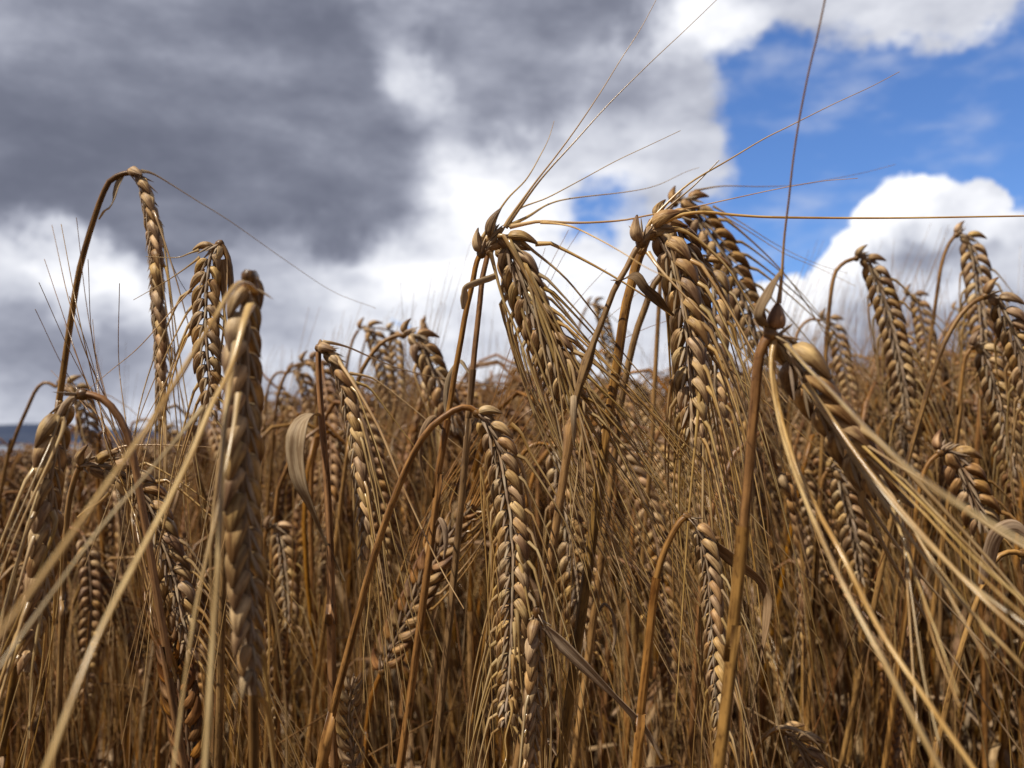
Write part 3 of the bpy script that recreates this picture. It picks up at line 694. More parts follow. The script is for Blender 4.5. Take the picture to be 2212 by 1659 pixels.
# big near one on the right
H.append(plant('near barley plant at right with purple-brown crown grain under thick blurred awns', .205,
    [(1664, 722), (1672, 716), (1686, 728), (1704, 752), (1728, 798), (1758, 848), (1792, 895), (1830, 950), (1868, 1005), (1905, 1055), (1935, 1100)],
    [(1662, 724), (1655, 735), (1644, 755), (1636, 800), (1631, 860), (1626, 915), (1615, 1050), (1600, 1200), (1588, 1320), (1574, 1450), (1560, 1600)],
    grains=[((1672, 712), (1682, 652), 0.0031, 0.75), ((1660, 728), (1655, 700), 0.0018, 0.4)], fans=[(9, 0.55, 0.95, (1980, 1640, 0.165), (2290, 1260, 0.14), 0.0006, 3, 0.0, 0, 0.0002)], gap=(-1, .05), roll=-55, awns=.4, awn_len=.13, spread=.07, seed=13, scale=1.08, shue=.15, srnd=.08, r0=.0016, r1=.0018, sheath=.06, awn_w=.0005, awn_dir=(.45, -.12, -.55), top_splay=.1,
    extra=[{'p': [(1682, 655, .205), (1686, 620, .205), (1689, 590, .204), (1694, 515, .203), (1704, 430, .20), (1714, 340, .197), (1728, 250, .193), (1748, 150, .188), (1765, 80, .184), (1785, -15, .18)], 'w': .0005, 'w1': .00022, 'hue': .4, 'r': .4, 'beak': .0004},
           {'p': [(1700, 745, .20), (1740, 790, .185), (1800, 850, .165), (1870, 925, .145), (1960, 1010, .125), (2080, 1095, .11), (2260, 1200, .10)], 'w': .0007, 'w1': .0005, 'r': .6},
           {'p': [(1672, 728, .205), (1668, 790, .203), (1682, 880, .20), (1710, 980, .19), (1760, 1090, .18), (1820, 1200, .17), (1900, 1360, .16), (2000, 1510, .15), (2110, 1670, .142)], 'w': .0010, 'w1': .0005, 'r': .95},
           {'p': [(1674, 728, .205), (1666, 800, .20), (1688, 930, .185), (1740, 1080, .165), (1820, 1260, .15), (1920, 1450, .138), (2040, 1680, .13)], 'w': .0006, 'w1': .0005, 'r': .5},
           {'p': [(1740, 830, .20), (1800, 910, .19), (1880, 1020, .18), (1980, 1140, .168), (2100, 1270, .155), (2240, 1400, .145)], 'w': .0010, 'w1': .0004, 'hue': .1, 'r': .4},
           {'p': [(1760, 860, .20), (1830, 960, .19), (1920, 1080, .18), (2020, 1190, .168), (2120, 1280, .155), (2260, 1380, .145)], 'w': .0010, 'w1': .0004, 'hue': .2, 'r': .3},
           {'p': [(1780, 880, .20), (1850, 1000, .19), (1950, 1140, .18), (2060, 1280, .17), (2230, 1460, .158)], 'w': .0009, 'w1': .0004, 'hue': .15, 'r': .5}],
    leaves=[{'p': [(1660, 706, .205), (1648, 700, .203), (1637, 680, .202), (1648, 650, .202), (1662, 622, .203), (1676, 602, .204), (1692, 578, .205)], 'w': [.001, .0022, .0026, .0028, .0022, .0012, .0006], 'hue': .55, 'r': .6, 'label': 'small rust-spotted leaf tip standing at the crown'}]))
# lower right
H.append(plant('slim barley ear low right of centre on a bowed brown stem beside a withered leaf', .25,
    [(1484, 1116), (1494, 1118), (1508, 1140), (1522, 1180), (1532, 1230), (1538, 1300), (1544, 1390), (1552, 1490), (1559, 1583), (1562, 1665)],
    [(1482, 1115), (1466, 1130), (1445, 1168), (1430, 1205), (1418, 1250), (1410, 1310), (1400, 1400), (1392, 1470), (1378, 1600), (1368, 1740)],
    gap=(-1, .05), roll=-58, awns=.6, awn_len=.09, spread=.16, seed=14, scale=.70, hue=.1, shue=.3, srnd=.5, r0=.0012, r1=.0022, sheath=.03, awn_dir=(.15, -.05, -.8),
    leaves=[{'p': [(1537, 1175), (1560, 1190), (1604, 1223), (1640, 1250), (1655, 1275), (1662, 1300), (1655, 1370), (1645, 1420), (1632, 1500), (1620, 1600), (1612, 1700)], 'w': [.003, .0045, .003, .0035, .0040, .0016, .0012, .0015, .0022, .0016, .001], 'tw': 120, 'hue': .35, 'r': .4, 'label': 'withered leaf with a brown crumpled bend'}]))
H.append(plant('short blunt-topped barley ear at bottom centre with a straight leaf slanting right', .25,
    [(1160, 1322), (1159, 1345), (1156, 1391), (1153, 1487), (1149, 1583), (1147, 1680)],
    [(1160, 1322, .252), (1166, 1324, .256), (1168, 1360, .26), (1170, 1500, .262), (1172, 1650, .265)],
    roll=72, awns=.6, awn_len=.09, spread=.07, seed=15, scale=.78, hue=0, r0=.001, r1=.0014, sheath=None,
    leaves=[{'p': [(1176, 1353), (1200, 1375), (1250, 1425), (1305, 1480), (1360, 1535), (1385, 1562), (1405, 1590), (1430, 1640)], 'w': [.002, .0045, .0045, .003, .0018, .003, .002, .001], 'r': .7, 'tw': 30, 'label': 'long straight pale leaf ending in a dark kink'}]))
H.append(plant('small upright barley ear at the bottom left with a fan of bright yellow awns', .30,
    [(766, 1668), (760, 1620), (753, 1562), (757, 1506), (764, 1462)],
    [(766, 1668), (768, 1700), (770, 1760), (772, 1850)],
    roll=-30, awns=.0, seed=16, scale=.72, hue=.05, r0=.001, r1=.0014, sheath=None,
    extra=[{'p': [(752, 1530), (740, 1580), (733, 1640), (728, 1720)], 'w': .0006, 'r': 1.}, {'p': [(754, 1540), (746, 1590), (742, 1650), (740, 1720)], 'w': .0006, 'r': 1.},
           {'p': [(758, 1540), (770, 1590), (784, 1640), (800, 1710)], 'w': .0006, 'r': .9}, {'p': [(756, 1520), (757, 1590), (760, 1650), (762, 1720)], 'w': .0006, 'r': .95},
           {'p': [(760, 1520), (780, 1570), (805, 1620), (830, 1690)], 'w': .0006, 'r': .9}]))
# dark rusty ear lying diagonally
H.append(plant('rusty dark barley ear lying diagonally below centre, tip up, with fine orange awns', .34,
    [(826, 1450), (845, 1400), (875, 1340), (912, 1262), (950, 1190), (985, 1135), (1024, 1090)],
    [(824, 1452), (812, 1480), (800, 1520), (790, 1600), (782, 1750)],
    roll=25, awns=.8, awn_len=.085, spread=.05, seed=17, scale=1.02, hue=.6, shue=.8, srnd=.1, awn_dir=(.5, -.02, .8),
    extra=[{'p': p, 'w': .0005, 'hue': .75, 'r': .4} for p in (
        [(990, 1130), (1040, 1000), (1085, 850), (1130, 710), (1180, 590), (1228, 497)],
        [(1000, 1120), (1050, 980), (1100, 840), (1150, 700), (1205, 575), (1253, 497)],
        [(985, 1120), (1030, 980), (1070, 850), (1110, 730), (1150, 620), (1178, 535)],
        [(1010, 1110), (1080, 960), (1150, 820), (1210, 700), (1260, 635), (1310, 580)],
        [(1020, 1105), (1110, 960), (1200, 820), (1300, 700), (1370, 640), (1430, 585)],
        [(1015, 1110), (1100, 930), (1200, 850), (1300, 760), (1420, 700), (1570, 665)],
        [(1000, 1130), (1060, 1000), (1130, 880), (1190, 800)], [(960, 1180), (1020, 1060), (1080, 930), (1120, 820)],
        [(930, 1240), (1000, 1110), (1060, 990), (1120, 890)], [(1010, 1120), (1110, 1000), (1200, 900), (1270, 860)])]))
# second ear behind centre one
H.append(plant('barley plant just right of the central ear, stem curling over at mid height', .36,
    [(1190, 966), (1204, 990), (1214, 1060), (1225, 1130), (1238, 1200), (1250, 1290), (1260, 1370), (1268, 1440)],
    [(1188, 964), (1170, 958), (1150, 962), (1132, 978), (1112, 1010), (1095, 1070), (1075, 1180), (1058, 1320)],
    roll=-25, awns=.8, awn_len=.11, spread=.08, seed=18, scale=1.05, hue=.15, shue=.3, srnd=.8))
# left cluster
H.append(plant('barley ear kinked sideways low at left with husks splayed at its knotted neck', .30,
    [(176, 1006), (200, 1003), (240, 1010), (280, 1035), (318, 1078), (346, 1150), (374, 1235), (394, 1320), (408, 1420)],
    [(174, 1007), (168, 1016), (158, 1045), (148, 1090), (140, 1180), (134, 1320), (128, 1500)],
    roll=-40, awns=.9, awn_len=.12, spread=.08, seed=19, scale=1.0, hue=.15, shue=.5, srnd=.3, top_splay=1.5, awn_dir=(.35, 0, -.6),
    extra=[{'p': [(225, 985), (260, 966), (300, 961), (380, 962), (460, 966)], 'w': .0007, 'r': 1.0},
           {'p': [(236, 1065), (215, 1085), (190, 1100), (168, 1118)], 'w': .0009, 'w1': .0005, 'r': .8}]))
H.append(plant('rusty red barley ear at lower left, its awns a tight reddish bundle fanning up', .30,
    [(430, 1760), (418, 1690), (405, 1600), (392, 1520), (376, 1440), (362, 1370)],
    [(432, 1765), (436, 1800), (440, 1850), (445, 1950)],
    roll=30, awns=.0, seed=20, scale=1.0, hue=.9, shue=.9, srnd=.2,
    extra=[{'p': [(388 - RB.uniform(0, 26), 1520 - RB.uniform(0, 150), .30), (350 - RB.uniform(-10, 34), 1340, .30 + RB.uniform(-.02, .02)), (318 - RB.uniform(-8, 46), 1150, .30 + RB.uniform(-.03, .03)),
                  (270 - RB.uniform(-10, 40), 980, .30 + RB.uniform(-.03, .04)), ((b + 240) / 2 + RB.uniform(-12, 12), (c_ + 960) / 2, .31 + RB.uniform(-.04, .05)), (b, c_, .32 + RB.uniform(-.05, .07))],
            'w': .0006, 'w1': .00014, 'hue': RB.uniform(.3, .9), 'r': RB.uniform(0, .7)}
           for (b, c_) in ((165, 470), (132, 484), (112, 486), (96, 560), (84, 610), (76, 668), (258, 612), (110, 800), (150, 640), (190, 560), (140, 700), (200, 690))]
        + [{'p': [(388 - RB.uniform(0, 20), 1560 - RB.uniform(0, 60)), (360 - RB.uniform(-8, 20), 1400), (330 - RB.uniform(-8, 20), 1280), (305 - RB.uniform(-8, 20), 1150), (280, 1040 + RB.uniform(-30, 30)), (x, y)], 'w': .0007, 'hue': .85, 'r': RB.uniform(0, .6)}
           for x, y in ((272, 900), (300, 880), (262, 950), (310, 960), (250, 1000), (282, 930), (240, 920))]))

# bottom right arch
H.append(plant('barley stem arching low at the bottom right corner under a pale folded leaf', .33,
    [(1692, 1578), (1712, 1590), (1735, 1620), (1752, 1665), (1760, 1720), (1762, 1790)],
    [(1690, 1577), (1672, 1578), (1652, 1590), (1636, 1612), (1622, 1645), (1612, 1700), (1605, 1800)],
    roll=-20, awns=.4, awn_len=.1, spread=.1, seed=21, scale=.95, hue=.1, shue=.2, srnd=.8,
    leaves=[{'p': [(1655, 1590, .328), (1672, 1572, .326), (1700, 1568, .325), (1735, 1580, .325), (1765, 1605, .326), (1780, 1630, .33)], 'w': [.002, .004, .0045, .0045, .003, .001], 'r': .95, 'ref': (0, -1, .6), 'label': 'pale leaf folded over the arch'}]))
H.append(plant('barley plant at the right edge, whitish leaf bent over its slanting stem', .30,
    [(2208, 1196), (2222, 1200), (2240, 1225), (2255, 1280), (2262, 1350), (2266, 1430)],
    [(2206, 1196), (2185, 1192), (2160, 1200), (2140, 1225), (2122, 1270), (2096, 1340), (2062, 1455), (2019, 1635), (1995, 1740)],
    roll=-20, awns=.5, awn_len=.1, spread=.1, seed=22, scale=.95, hue=.1, shue=.1, srnd=.9,
    leaves=[{'p': [(2120, 1262, .298), (2134, 1215, .295), (2146, 1172, .292), (2165, 1146, .29), (2195, 1138, .29), (2225, 1160, .29)], 'w': [.002, .0045, .0045, .005, .0045, .002], 'r': 1., 'label': 'whitish bent leaf'}]))

# ---- further ears that show against the sky, softer with distance
SK = 'blurred ears standing above the crop'
def mid(label, d, ear, stem, **k):
    k.setdefault('awns', .7); k.setdefault('top_splay', .4); k.setdefault('spread', .10); k.setdefault('hue', .12); k.setdefault('r1', .0020); k.setdefault('r0', .0013)
    return plant(label, d, ear, stem, split=False, **k)
mid('small blurred barley ear on a thin arched stem, higher of the far left pair', .62,
    [(776, 712), (792, 706), (806, 725), (822, 770), (836, 830), (846, 890)], [(774, 713), (762, 735), (752, 775), (744, 830), (735, 900), (730, 1000)], seed=31, roll=10, scale=1.05)
mid('narrow blurred barley ear on a looping thread of stem, right one of the far pair', .66,
    [(836, 714), (848, 716), (855, 750), (858, 800), (862, 870)], [(834, 713), (815, 708), (800, 716), (786, 745), (775, 800), (765, 900)], seed=32, roll=-30, r0=.0008, r1=.0012)
mid('spiky barley ear nodding right from a bowed stem, left of the two tall straight stems', .43,
    [(872, 724), (892, 722), (908, 742), (930, 785), (950, 830), (968, 880), (984, 940)], [(870, 724), (850, 727), (820, 745), (790, 785), (772, 825), (762, 880), (748, 980), (735, 1100)],
    seed=33, roll=20, scale=1.05, top_splay=1.8, fat=1.1, lod=0)
mid('tip of a dark upright barley ear poking out above the spiky nodding one', .55, [(922, 860), (920, 800), (917, 740), (913, 688)], [(922, 862), (925, 900), (930, 980)], seed=34, roll=70, awns=.0, scale=.95)
mid('faint barley ear on a hooked stem between the crowded ear and the brown jointed stem', .75,
    [(1270, 660), (1286, 655), (1300, 680), (1312, 730), (1322, 790), (1330, 850)], [(1268, 662), (1255, 690), (1245, 740), (1238, 800), (1230, 900)], seed=35, roll=30)
mid('blurred barley ear on a hooked stem at the left flank of the white cumulus cloud', .47,
    [(1850, 558), (1868, 556), (1888, 585), (1908, 640), (1925, 700), (1942, 770), (1955, 850), (1962, 920)],
    [(1848, 558), (1826, 566), (1806, 585), (1797, 620), (1790, 680), (1784, 760), (1780, 850), (1775, 980)], seed=36, roll=-15, scale=1.05, lod=0)
mid('highest barley ear at far right, hanging before the white cumulus from a curved stem', .50,
    [(2066, 508), (2082, 506), (2096, 530), (2108, 580), (2116, 640), (2122, 700), (2124, 760)],
    [(2064, 508), (2048, 530), (2034, 570), (2026, 620), (2016, 690), (2004, 770), (1992, 860), (1980, 980)], seed=37, roll=8, scale=1.05, lod=0)
mid('blurred barley ear half hidden between the two tall right-hand ears', .60,
    [(1958, 640), (1974, 636), (1988, 670), (2000, 730), (2012, 800), (2022, 870)], [(1956, 642), (1940, 670), (1930, 720), (1922, 800), (1915, 900)], seed=38, roll=-10)
mid('barley ear with pale crown, cut by the right edge, on a stem sweeping up rightward', .38,
    [(2128, 640), (2146, 636), (2164, 660), (2184, 705), (2204, 755), (2222, 820), (2236, 890)],
    [(2126, 641), (2100, 655), (2068, 690), (2036, 750), (2012, 820), (1988, 900), (1960, 1000), (1936, 1080), (1910, 1200)], seed=39, roll=-25, scale=1.02, lod=0, shue=0)
mid('blurred barley ear with pale top grains just below the one cut by the right edge', .42,
    [(2100, 750), (2116, 744), (2132, 775), (2150, 830), (2168, 890), (2182, 960), (2194, 1030)], [(2098, 752), (2084, 775), (2076, 830), (2070, 900), (2060, 1000)], seed=40, roll=-30, lod=0)
mid('blurred barley ear in the gap left of the hooked stem by the white cumulus', .60,
    [(1775, 692), (1790, 688), (1806, 725), (1820, 780), (1834, 840), (1846, 900)], [(1773, 693), (1750, 690), (1726, 712), (1714, 760), (1706, 850), (1700, 950)], seed=41, roll=-20)
mid('small dark barley ear behind the tall one that stands before the white cloud', .70,
    [(2060, 670), (2074, 668), (2084, 700), (2092, 750), (2100, 810)], [(2058, 672), (2046, 700), (2040, 760), (2035, 850)], seed=42, roll=20)
mid('dark shaded barley ear with sharp herringbone grains nodding low near the right edge', .36,
    [(2030, 978), (2050, 972), (2070, 1000), (2090, 1045), (2110, 1095), (2128, 1150)], [(2028, 980), (2010, 995), (1996, 1020), (1984, 1070), (1975, 1150), (1960, 1300)],
    seed=43, roll=2, scale=1.1, top_splay=1.6, fat=1.15, hue=.35, lod=0)
mid('blurred golden-topped barley ear under the crossing awns at right', .50,
    [(1912, 905), (1930, 898), (1946, 925), (1960, 970), (1974, 1040), (1984, 1110)], [(1910, 907), (1898, 930), (1892, 990), (1886, 1080)], seed=44, roll=-20, lod=0)
mid('barley ear seen face on with paired plump grains, right of the big near stem', .42,
    [(1790, 1015), (1806, 1012), (1820, 1050), (1836, 1110), (1850, 1180), (1862, 1260)], [(1788, 1017), (1776, 1040), (1770, 1100), (1766, 1200)], seed=45, roll=-8, lod=0)
mid('small barley ear hanging beside the face-on ear with paired rows, on its left', .52,
    [(1712, 1020), (1726, 1016), (1738, 1060), (1750, 1120), (1762, 1190), (1772, 1260)], [(1710, 1022), (1700, 1050), (1696, 1120), (1690, 1250)], seed=46, roll=10)
mid('blurred barley ear curled like a hook at the far left, before the blue hills', .52,
    [(124, 836), (150, 832), (172, 850), (186, 900), (196, 960)], [(122, 836), (98, 826), (78, 842), (58, 885), (38, 930), (18, 990), (0, 1070)], seed=47, roll=20, scale=.95)
mid('blurred barley ear with pale curled crown just right of the nearest ear', .46,
    [(578, 1142), (594, 1134), (608, 1165), (616, 1220), (622, 1290), (626, 1360)], [(576, 1144), (570, 1175), (566, 1240), (562, 1360)], seed=48, roll=-30, lod=0)
mid('small blurred barley ear on a wide hooked stem right of the nearest ear', .66,
    [(624, 806), (642, 800), (660, 830), (672, 880), (682, 940)], [(622, 806), (598, 806), (580, 835), (572, 900), (566, 1000)], seed=49, roll=20)
mid('dark blurred barley ear nodding behind the slender ear at left of centre', .58,
    [(650, 784), (672, 778), (694, 800), (708, 850), (716, 910)], [(648, 785), (622, 800), (602, 850), (590, 930), (584, 1020)], seed=50, roll=20, hue=.3)

# ------------------------------------------------------------------ the rest of the crop
def proto_parts(seed, lod):
    """one nodding plant in its own frame: base at 0, drooping towards +x, about 0.75 m to the top of the arch"""
    R = np.random.RandomState(seed)
    top = .735 + R.uniform(-.01, .01)
    lean = R.uniform(-.05, .05); ly = R.uniform(-.04, .04)
    arch = R.uniform(.008, .036); kind = R.rand()
    if kind < .93:
        neck = np.array([lean + arch * 2, ly, top - R.uniform(0, .02)])
        stem = [neck, [lean + arch * 1.2, ly, top + .004], [lean + arch * .3, ly, top - .012], [lean - .004, ly * .95, top - .06], [lean * .75, ly * .7, top * .72], [lean * .3, ly * .3, top * .4], [0, 0, 0]]
        sx = R.uniform(.010, .045)
        L = R.uniform(.058, .10)
        ear = [neck, neck + [sx * .35, 0, -.010], neck + [sx * .8, 0, -L * .45], neck + [sx * 1.1, R.uniform(-.01, .01), -L]]
    else:
        neck = np.array([lean, ly, top - .10])
        L = R.uniform(.07, .09)
        stem = [neck, [lean * .9, ly * .9, top * .8], [lean * .5, ly * .5, top * .4], [0, 0, 0]]
        ear = [neck, neck + [.006, 0, L * .5], neck + [.02, .004, L]]
    nst = (40, 18, 9)[lod]
    st = stem_mb(np.array(stem, float), .0011, .0018, R.uniform(.3, .95), R.rand(), nst, (8, 5, 3)[lod], (.5,) if lod == 0 else (), R.uniform(.2, .4) if lod < 2 else None)
    ra, ks, aw = ear_parts(np.array(ear, float), R.uniform(-70, 70), 1.0, R.uniform(.2, .75), (.8, .7, .5)[lod], .11, .09, None, seed, .0029, max(lod, 1), (0, -1, 0),
                           awn_w=(.00036, .0004, .0006)[lod], fat=1.05, noawn=2, top_splay=.5)
    for k in ks: ra.add(k)
    a = MB()
    for q in aw: a.add(q)
    lv = []
    for q in range(3 if lod < 2 else 2):
        z = top * R.uniform(.35, .86); c0 = R.uniform(0, 6.28); u = np.array([math.cos(c0), math.sin(c0), 0]); l = R.uniform(.06, .16)
        b = np.array([lean * z / top, ly * z / top, z])
        pts = [b, b + u * l * .25 + [0, 0, l * .18], b + u * l * .5 + [0, 0, -l * .1], b + u * l * .62 + [0, 0, -l * .6], b + u * l * .55 + [0, 0, -l]]
        w = R.uniform(.003, .0065)
        lv.append(ribbon_mb(np.array(pts), [w * .6, w, w, w * .6, w * .2], np.cross(u, [0, 0, 1]), R.rand(), R.uniform(.1, .9), LEAF, (14, 9, 6)[lod], R.uniform(-120, 120)))
    return st, ra, a, lv

NPROTO = 22
protos = []
for i in range(NPROTO):
    st, ra, a, lv = proto_parts(200 + i, 1)
    protos.append((st.mesh('stem'), ra.mesh('ear'), a.mesh('awns') if a.n else None, [l.mesh('leaf') for l in lv]))

def edge_h(x, y):
    """how high the crop tops stand at this bearing, relative to the lens"""
    u = x / max(y, .1) * F + 1106
    base = np.interp(u, [-400, 0, 300, 560, 800, 1000, 1300, 1500, 1800, 2050, 2600], [-.02, -.015, -.005, .055, .085, .085, .085, .09, .10, .12, .12])
    return base

# where plants stand: rows of scattered tillers, thinning with distance
cand = []
R = np.random.RandomState(5)
def scatter(y0, y1, dens, margin):
    n = int(dens * (y1 - y0) * (1.16 * (y0 + y1) / 2 + 2 * margin))
    for _ in range(n):
        y = R.uniform(y0, y1); w = .58 * y + margin
        cand.append((R.uniform(-w, w), y))
scatter(.38, .50, 90, .22)
scatter(.50, .60, 700, .22)
scatter(.60, 1.2, 850, .28)
scatter(1.2, 2.2, 480, .35)
scatter(2.2, 4.0, 220, .5)
scatter(4.0, 8.0, 70, .8)
# a few in the near flanks, outside the view, which shade the near stems
for _ in range(330):
    y = R.uniform(-.45, .36); sx = R.choice([-1, 1])
    x = sx * (.62 * max(y, 0) + R.uniform(.13 if y > -.1 else 0, .55))
    if math.hypot(x, y) > .17: cand.append((x, y))
cand.sort(key=lambda p: p[0] ** 2 + p[1] ** 2 + (100 if (p[1] < .36 or abs(p[0]) > .60 * p[1] + .03) else 0))
things = cand[:255]; rest = cand[255:]
print('plants', len(cand))

def pose(x, y, R):
    s = (CAM_H + edge_h(x, y) * min(1, .35 + y * .55) + R.normal(0, .014) - abs(R.normal(0, .014))) / .74
    if y < .62: s = min(s, (CAM_H + np.interp(x / y * F + 1106, [0, 560, 1200, 2212], [-.05, .02, .025, .085]) * 1.0) / .74)
    if y < .50: s = min(s, (CAM_H - .05) / .74)
    a = R.normal(0, .75)
    return s, a

TR = np.random.RandomState(9)
def copy_thing(parts, x, y, s, a, label, group):
    root = bpy.data.objects.new('barley_plant', None); COL.objects.link(root)
    root.location = (x, y, float(ground_z(x, y)) - .003); root.rotation_euler = (TR.normal(0, .07), TR.normal(0, .07), a); root.scale = (s, s, s); root.empty_display_size = .02
    tag(root, label, 'barley', group)
    st, ra, aw, lv = parts
    o = bpy.data.objects.new('stem', st); COL.objects.link(o); o.parent = root
    e = bpy.data.objects.new('ear', ra); COL.objects.link(e); e.parent = root
    if aw is not None:
        w = bpy.data.objects.new('awns', aw); COL.objects.link(w); w.parent = e
    for l in lv:
        q = bpy.data.objects.new('leaf', l); COL.objects.link(q); q.parent = root

for (x, y) in things:
    s, a = pose(x, y, R)
    u = x / y * F + 1106
    near = y < .75
    side = 0 if u < 560 else 1 if u < 1300 else 2
    where = ('at left behind the nearest ear', 'in the middle behind the central ear', 'at right behind the thick blurred awns')[side]
    lab = ('brown barley plant in the front ranks ' if near else 'small blurred barley plant deep ') + where
    grp = ('front ranks of the crop ' if near else 'deeper ranks of the crop ') + ('at left', 'in the middle', 'at right')[side]
    copy_thing(protos[R.randint(NPROTO)], x, y, s, a, lab, grp)

# everything beyond the first three hundred plants: one object
mid_p = []; far_p = []
for i in range(8):
    for lod, dst in ((1, mid_p), (2, far_p)):
        st, ra, a, lv = proto_parts(400 + i, lod)
        m = MB(); m.add(st); m.add(ra); m.add(a)
        for l in lv: m.add(l)
        dst.append(m.pack())
big = MB()
for (x, y) in rest:
    s, a = pose(x, max(y, .3), R)
    d = math.hypot(x, y)
    p = (mid_p if (d < 1.5 and y > .3) else far_p)[R.randint(8)]
    c, n = math.cos(a) * s, math.sin(a) * s
    M = np.array([[c, -n, 0], [n, c, 0], [0, 0, s]])
    big.add(p, M, np.array([x, y, float(ground_z(x, y)) - .003]))
o = big.obj('barley_crop')
tag(o, 'dense ripe brown barley crop filling the field behind the front plants', 'barley crop', None, 'stuff')

# loose straw and awns tangled low among the stems
lit = MB()
for _ in range(4200):
    y = R.uniform(.36, 1.2); x = R.uniform(-.62, .62) * y + R.uniform(-.05, .05)
    z = R.uniform(.22, .60); az = R.uniform(0, 6.28); tl = R.uniform(1.2, 1.56) if R.rand() < .9 else R.uniform(-.2, .8)
    l = R.uniform(.10, .26)
    d = np.array([math.cos(az) * math.cos(tl), math.sin(az) * math.cos(tl), math.sin(tl)])
    p = np.array([x, y, z + float(ground_z(x, y))])
    bow = R.randn(3) * l * .02
    P = np.array([p - d * l / 2, p + bow, p + d * l / 2])
    lit.add(awn_mb(P, R.uniform(0, .8), R.uniform(.4, 1), R.choice([R.uniform(.0003, .0006), R.uniform(.0008, .0016)], p=[.8, .2]), .0003, (0, -1, 0), 3, 6))
o = lit.obj('loose_straw')
tag(o, 'loose broken awns and straw caught between the stems of the crop', 'straw', None, 'stuff')

# ------------------------------------------------------------------ land, water, hills
def simple_mat(name, c1, c2, scale, rough=.9, detail=6, bump=0.0, c3=None):
    m = bpy.data.materials.new(name); m.use_nodes = True
    t = m.node_tree; p = t.nodes['Principled BSDF']
    g = nd(t, 'ShaderNodeNewGeometry')
    n = noise(t, g.outputs['Position'], scale, detail, .6)
    mx = nd(t, 'ShaderNodeMix', data_type='RGBA'); t.links.new(smooth(t, n.outputs['Fac'], .35, .65), mx.inputs['Factor'])
    mx.inputs['A'].default_value = (*c1, 1); mx.inputs['B'].default_value = (*c2, 1)
    t.links.new(mx.outputs['Result'], p.inputs['Base Color'])
    p.inputs['Roughness'].default_value = rough; p.inputs['Specular IOR Level'].default_value = .2
    if bump:
        b = nd(t, 'ShaderNodeBump'); b.inputs['Strength'].default_value = 1; b.inputs['Distance'].default_value = bump
        t.links.new(n.outputs['Fac'], b.inputs['Height']); t.links.new(b.outputs[0], p.inputs['Normal'])
    return m

def radial(name, radii, zf, nseg, mat, label=None):
    th = np.linspace(0, 2 * np.pi, nseg, endpoint=False)
    V = [(0, 0, float(zf(0, 0)))]; Fc = []
    for r in radii:
        for t_ in th:
            x, y = r * math.sin(t_), r * math.cos(t_); V.append((x, y, float(zf(x, y))))
    for j in range(nseg): Fc.append((0, 1 + (j + 1) % nseg, 1 + j))
    for i in range(len(radii) - 1):
        a, b = 1 + i * nseg, 1 + (i + 1) * nseg
        for j in range(nseg): Fc.append((a + j, a + (j + 1) % nseg, b + (j + 1) % nseg, b + j))
    me = bpy.data.meshes.new(name); me.from_pydata(V, [], Fc); me.materials.append(mat); me.update()
    me.polygons.foreach_set('use_smooth', [True] * len(me.polygons))
    ob = bpy.data.objects.new(name, me); COL.objects.link(ob)
    tag(ob, label, None, None, 'structure')
    return ob

soil = simple_mat('soil_and_stubble', (.10, .065, .035), (.26, .18, .09), 30, .95, 8, .01)
def gz(x, y):
    r = math.hypot(x, y)
    z = -0.030 * max(r - 2.5, 0)
    if r > 520: z = -15.5 - min((r - 520) * .02, 12)
    if r > 4950: z = -8
    if r > 5200: z = -2
    return z
radial('ground', [.3, .6, 1, 1.6, 2.5, 4, 7, 12, 20, 40, 80, 160, 300, 519, 700, 1500, 3000, 4900, 5100, 5300, 9000], gz, 96, soil, 'brown soil and stubble of the barley field')

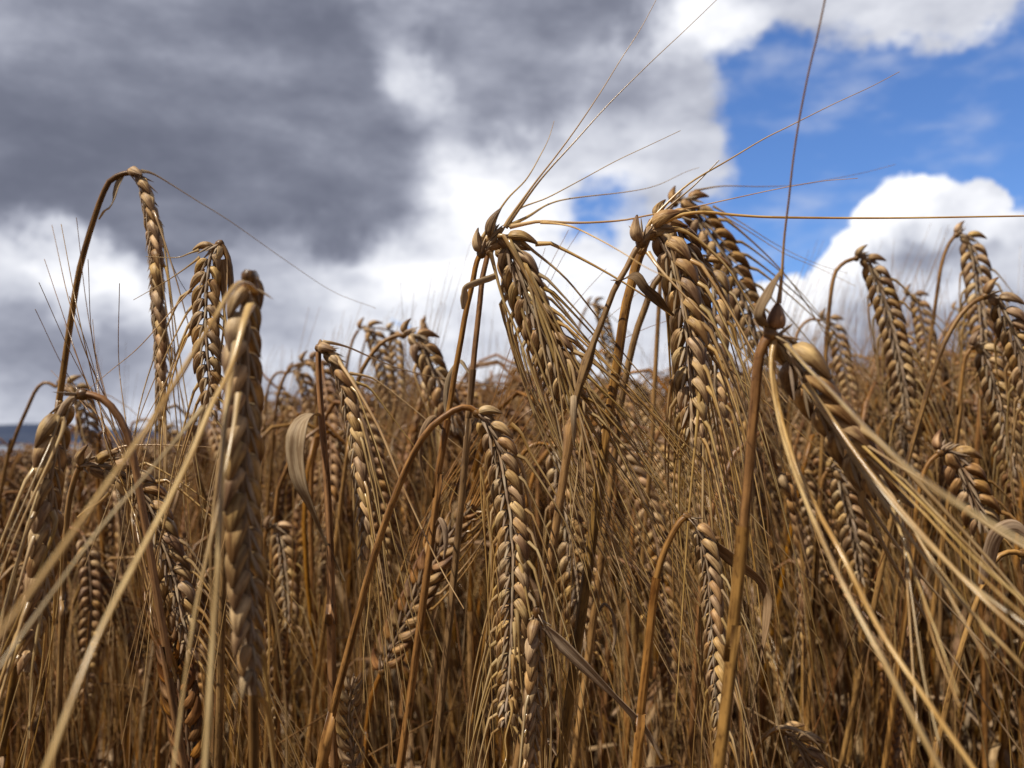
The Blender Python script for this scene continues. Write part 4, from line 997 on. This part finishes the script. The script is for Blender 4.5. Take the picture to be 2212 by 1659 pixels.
# the crop farther out: its surface of nodding heads, as one uneven sheet
R3 = np.random.RandomState(3)
cm = simple_mat('far_crop', (.16, .095, .04), (.40, .28, .13), 22, .8, 8, .05)
rr = np.concatenate([np.geomspace(7.4, 60, 60), np.geomspace(66, 500, 20)]); nt = 420
th = np.linspace(-.75, .75, nt)
rg, tg = np.meshgrid(rr, th, indexing='ij')
X = rg * np.sin(tg); Y = rg * np.cos(tg)
Z = ground_z(X, Y) + .66 + R3.uniform(-.05, .06, X.shape)
V = np.stack([X, Y, Z], -1)
front = V[:1].copy(); front[..., 2] -= .6
mbf = MB(); mbf.grid(np.concatenate([front, V]), False, 0, .5)
me = mbf.mesh('far_crop', False); me.materials.clear(); me.materials.append(cm)
fo = bpy.data.objects.new('far_crop', me); COL.objects.link(fo)
tag(fo, 'far golden-brown surface of the barley field', 'crop', None, 'stuff')

wm = bpy.data.materials.new('pale_water'); wm.use_nodes = True
p = wm.node_tree.nodes['Principled BSDF']; p.inputs['Base Color'].default_value = (.16, .18, .22, 1); p.inputs['Roughness'].default_value = .35
radial('water', [600, 1500, 3000, 5000], lambda x, y: -15.7, 96, wm, 'pale grey water beyond the field')
hm = simple_mat('hazy_wooded_hillside', (.028, .042, .085), (.05, .065, .11), .004, 1.0, 6)  # woods with the blue of distance haze mixed into their colour
def hz(a):
    u = a * F + 1106
    return 84 + 16 * math.sin(a * 9 + 1) + 10 * math.sin(a * 23) + 6 * math.sin(a * 61) - (30 if u > 1400 else 0)
V = []; Fc = []; N = 400
prof = [(4950, -16), (5000, 4), (5150, .55), (5350, .9), (5600, 1.0), (6200, .85)]
for i in range(N + 1):
    a = -math.pi + 2 * math.pi * i / N; h = hz(a) if abs(a) < 1.2 else 70 + 10 * math.sin(a * 7)
    for r, k in prof:
        z = k if k < 0 or k > 2 else h * k
        V.append((r * math.sin(a), r * math.cos(a), z))
m = len(prof)
for i in range(N):
    for k in range(m - 1): Fc.append((i * m + k, (i + 1) * m + k, (i + 1) * m + k + 1, i * m + k + 1))
me = bpy.data.meshes.new('hills'); me.from_pydata(V, [], Fc); me.materials.append(hm); me.update()
me.polygons.foreach_set('use_smooth', [True] * len(me.polygons))
ho = bpy.data.objects.new('hills', me); COL.objects.link(ho); tag(ho, 'low dark blue hills on the horizon', None, None, 'structure')
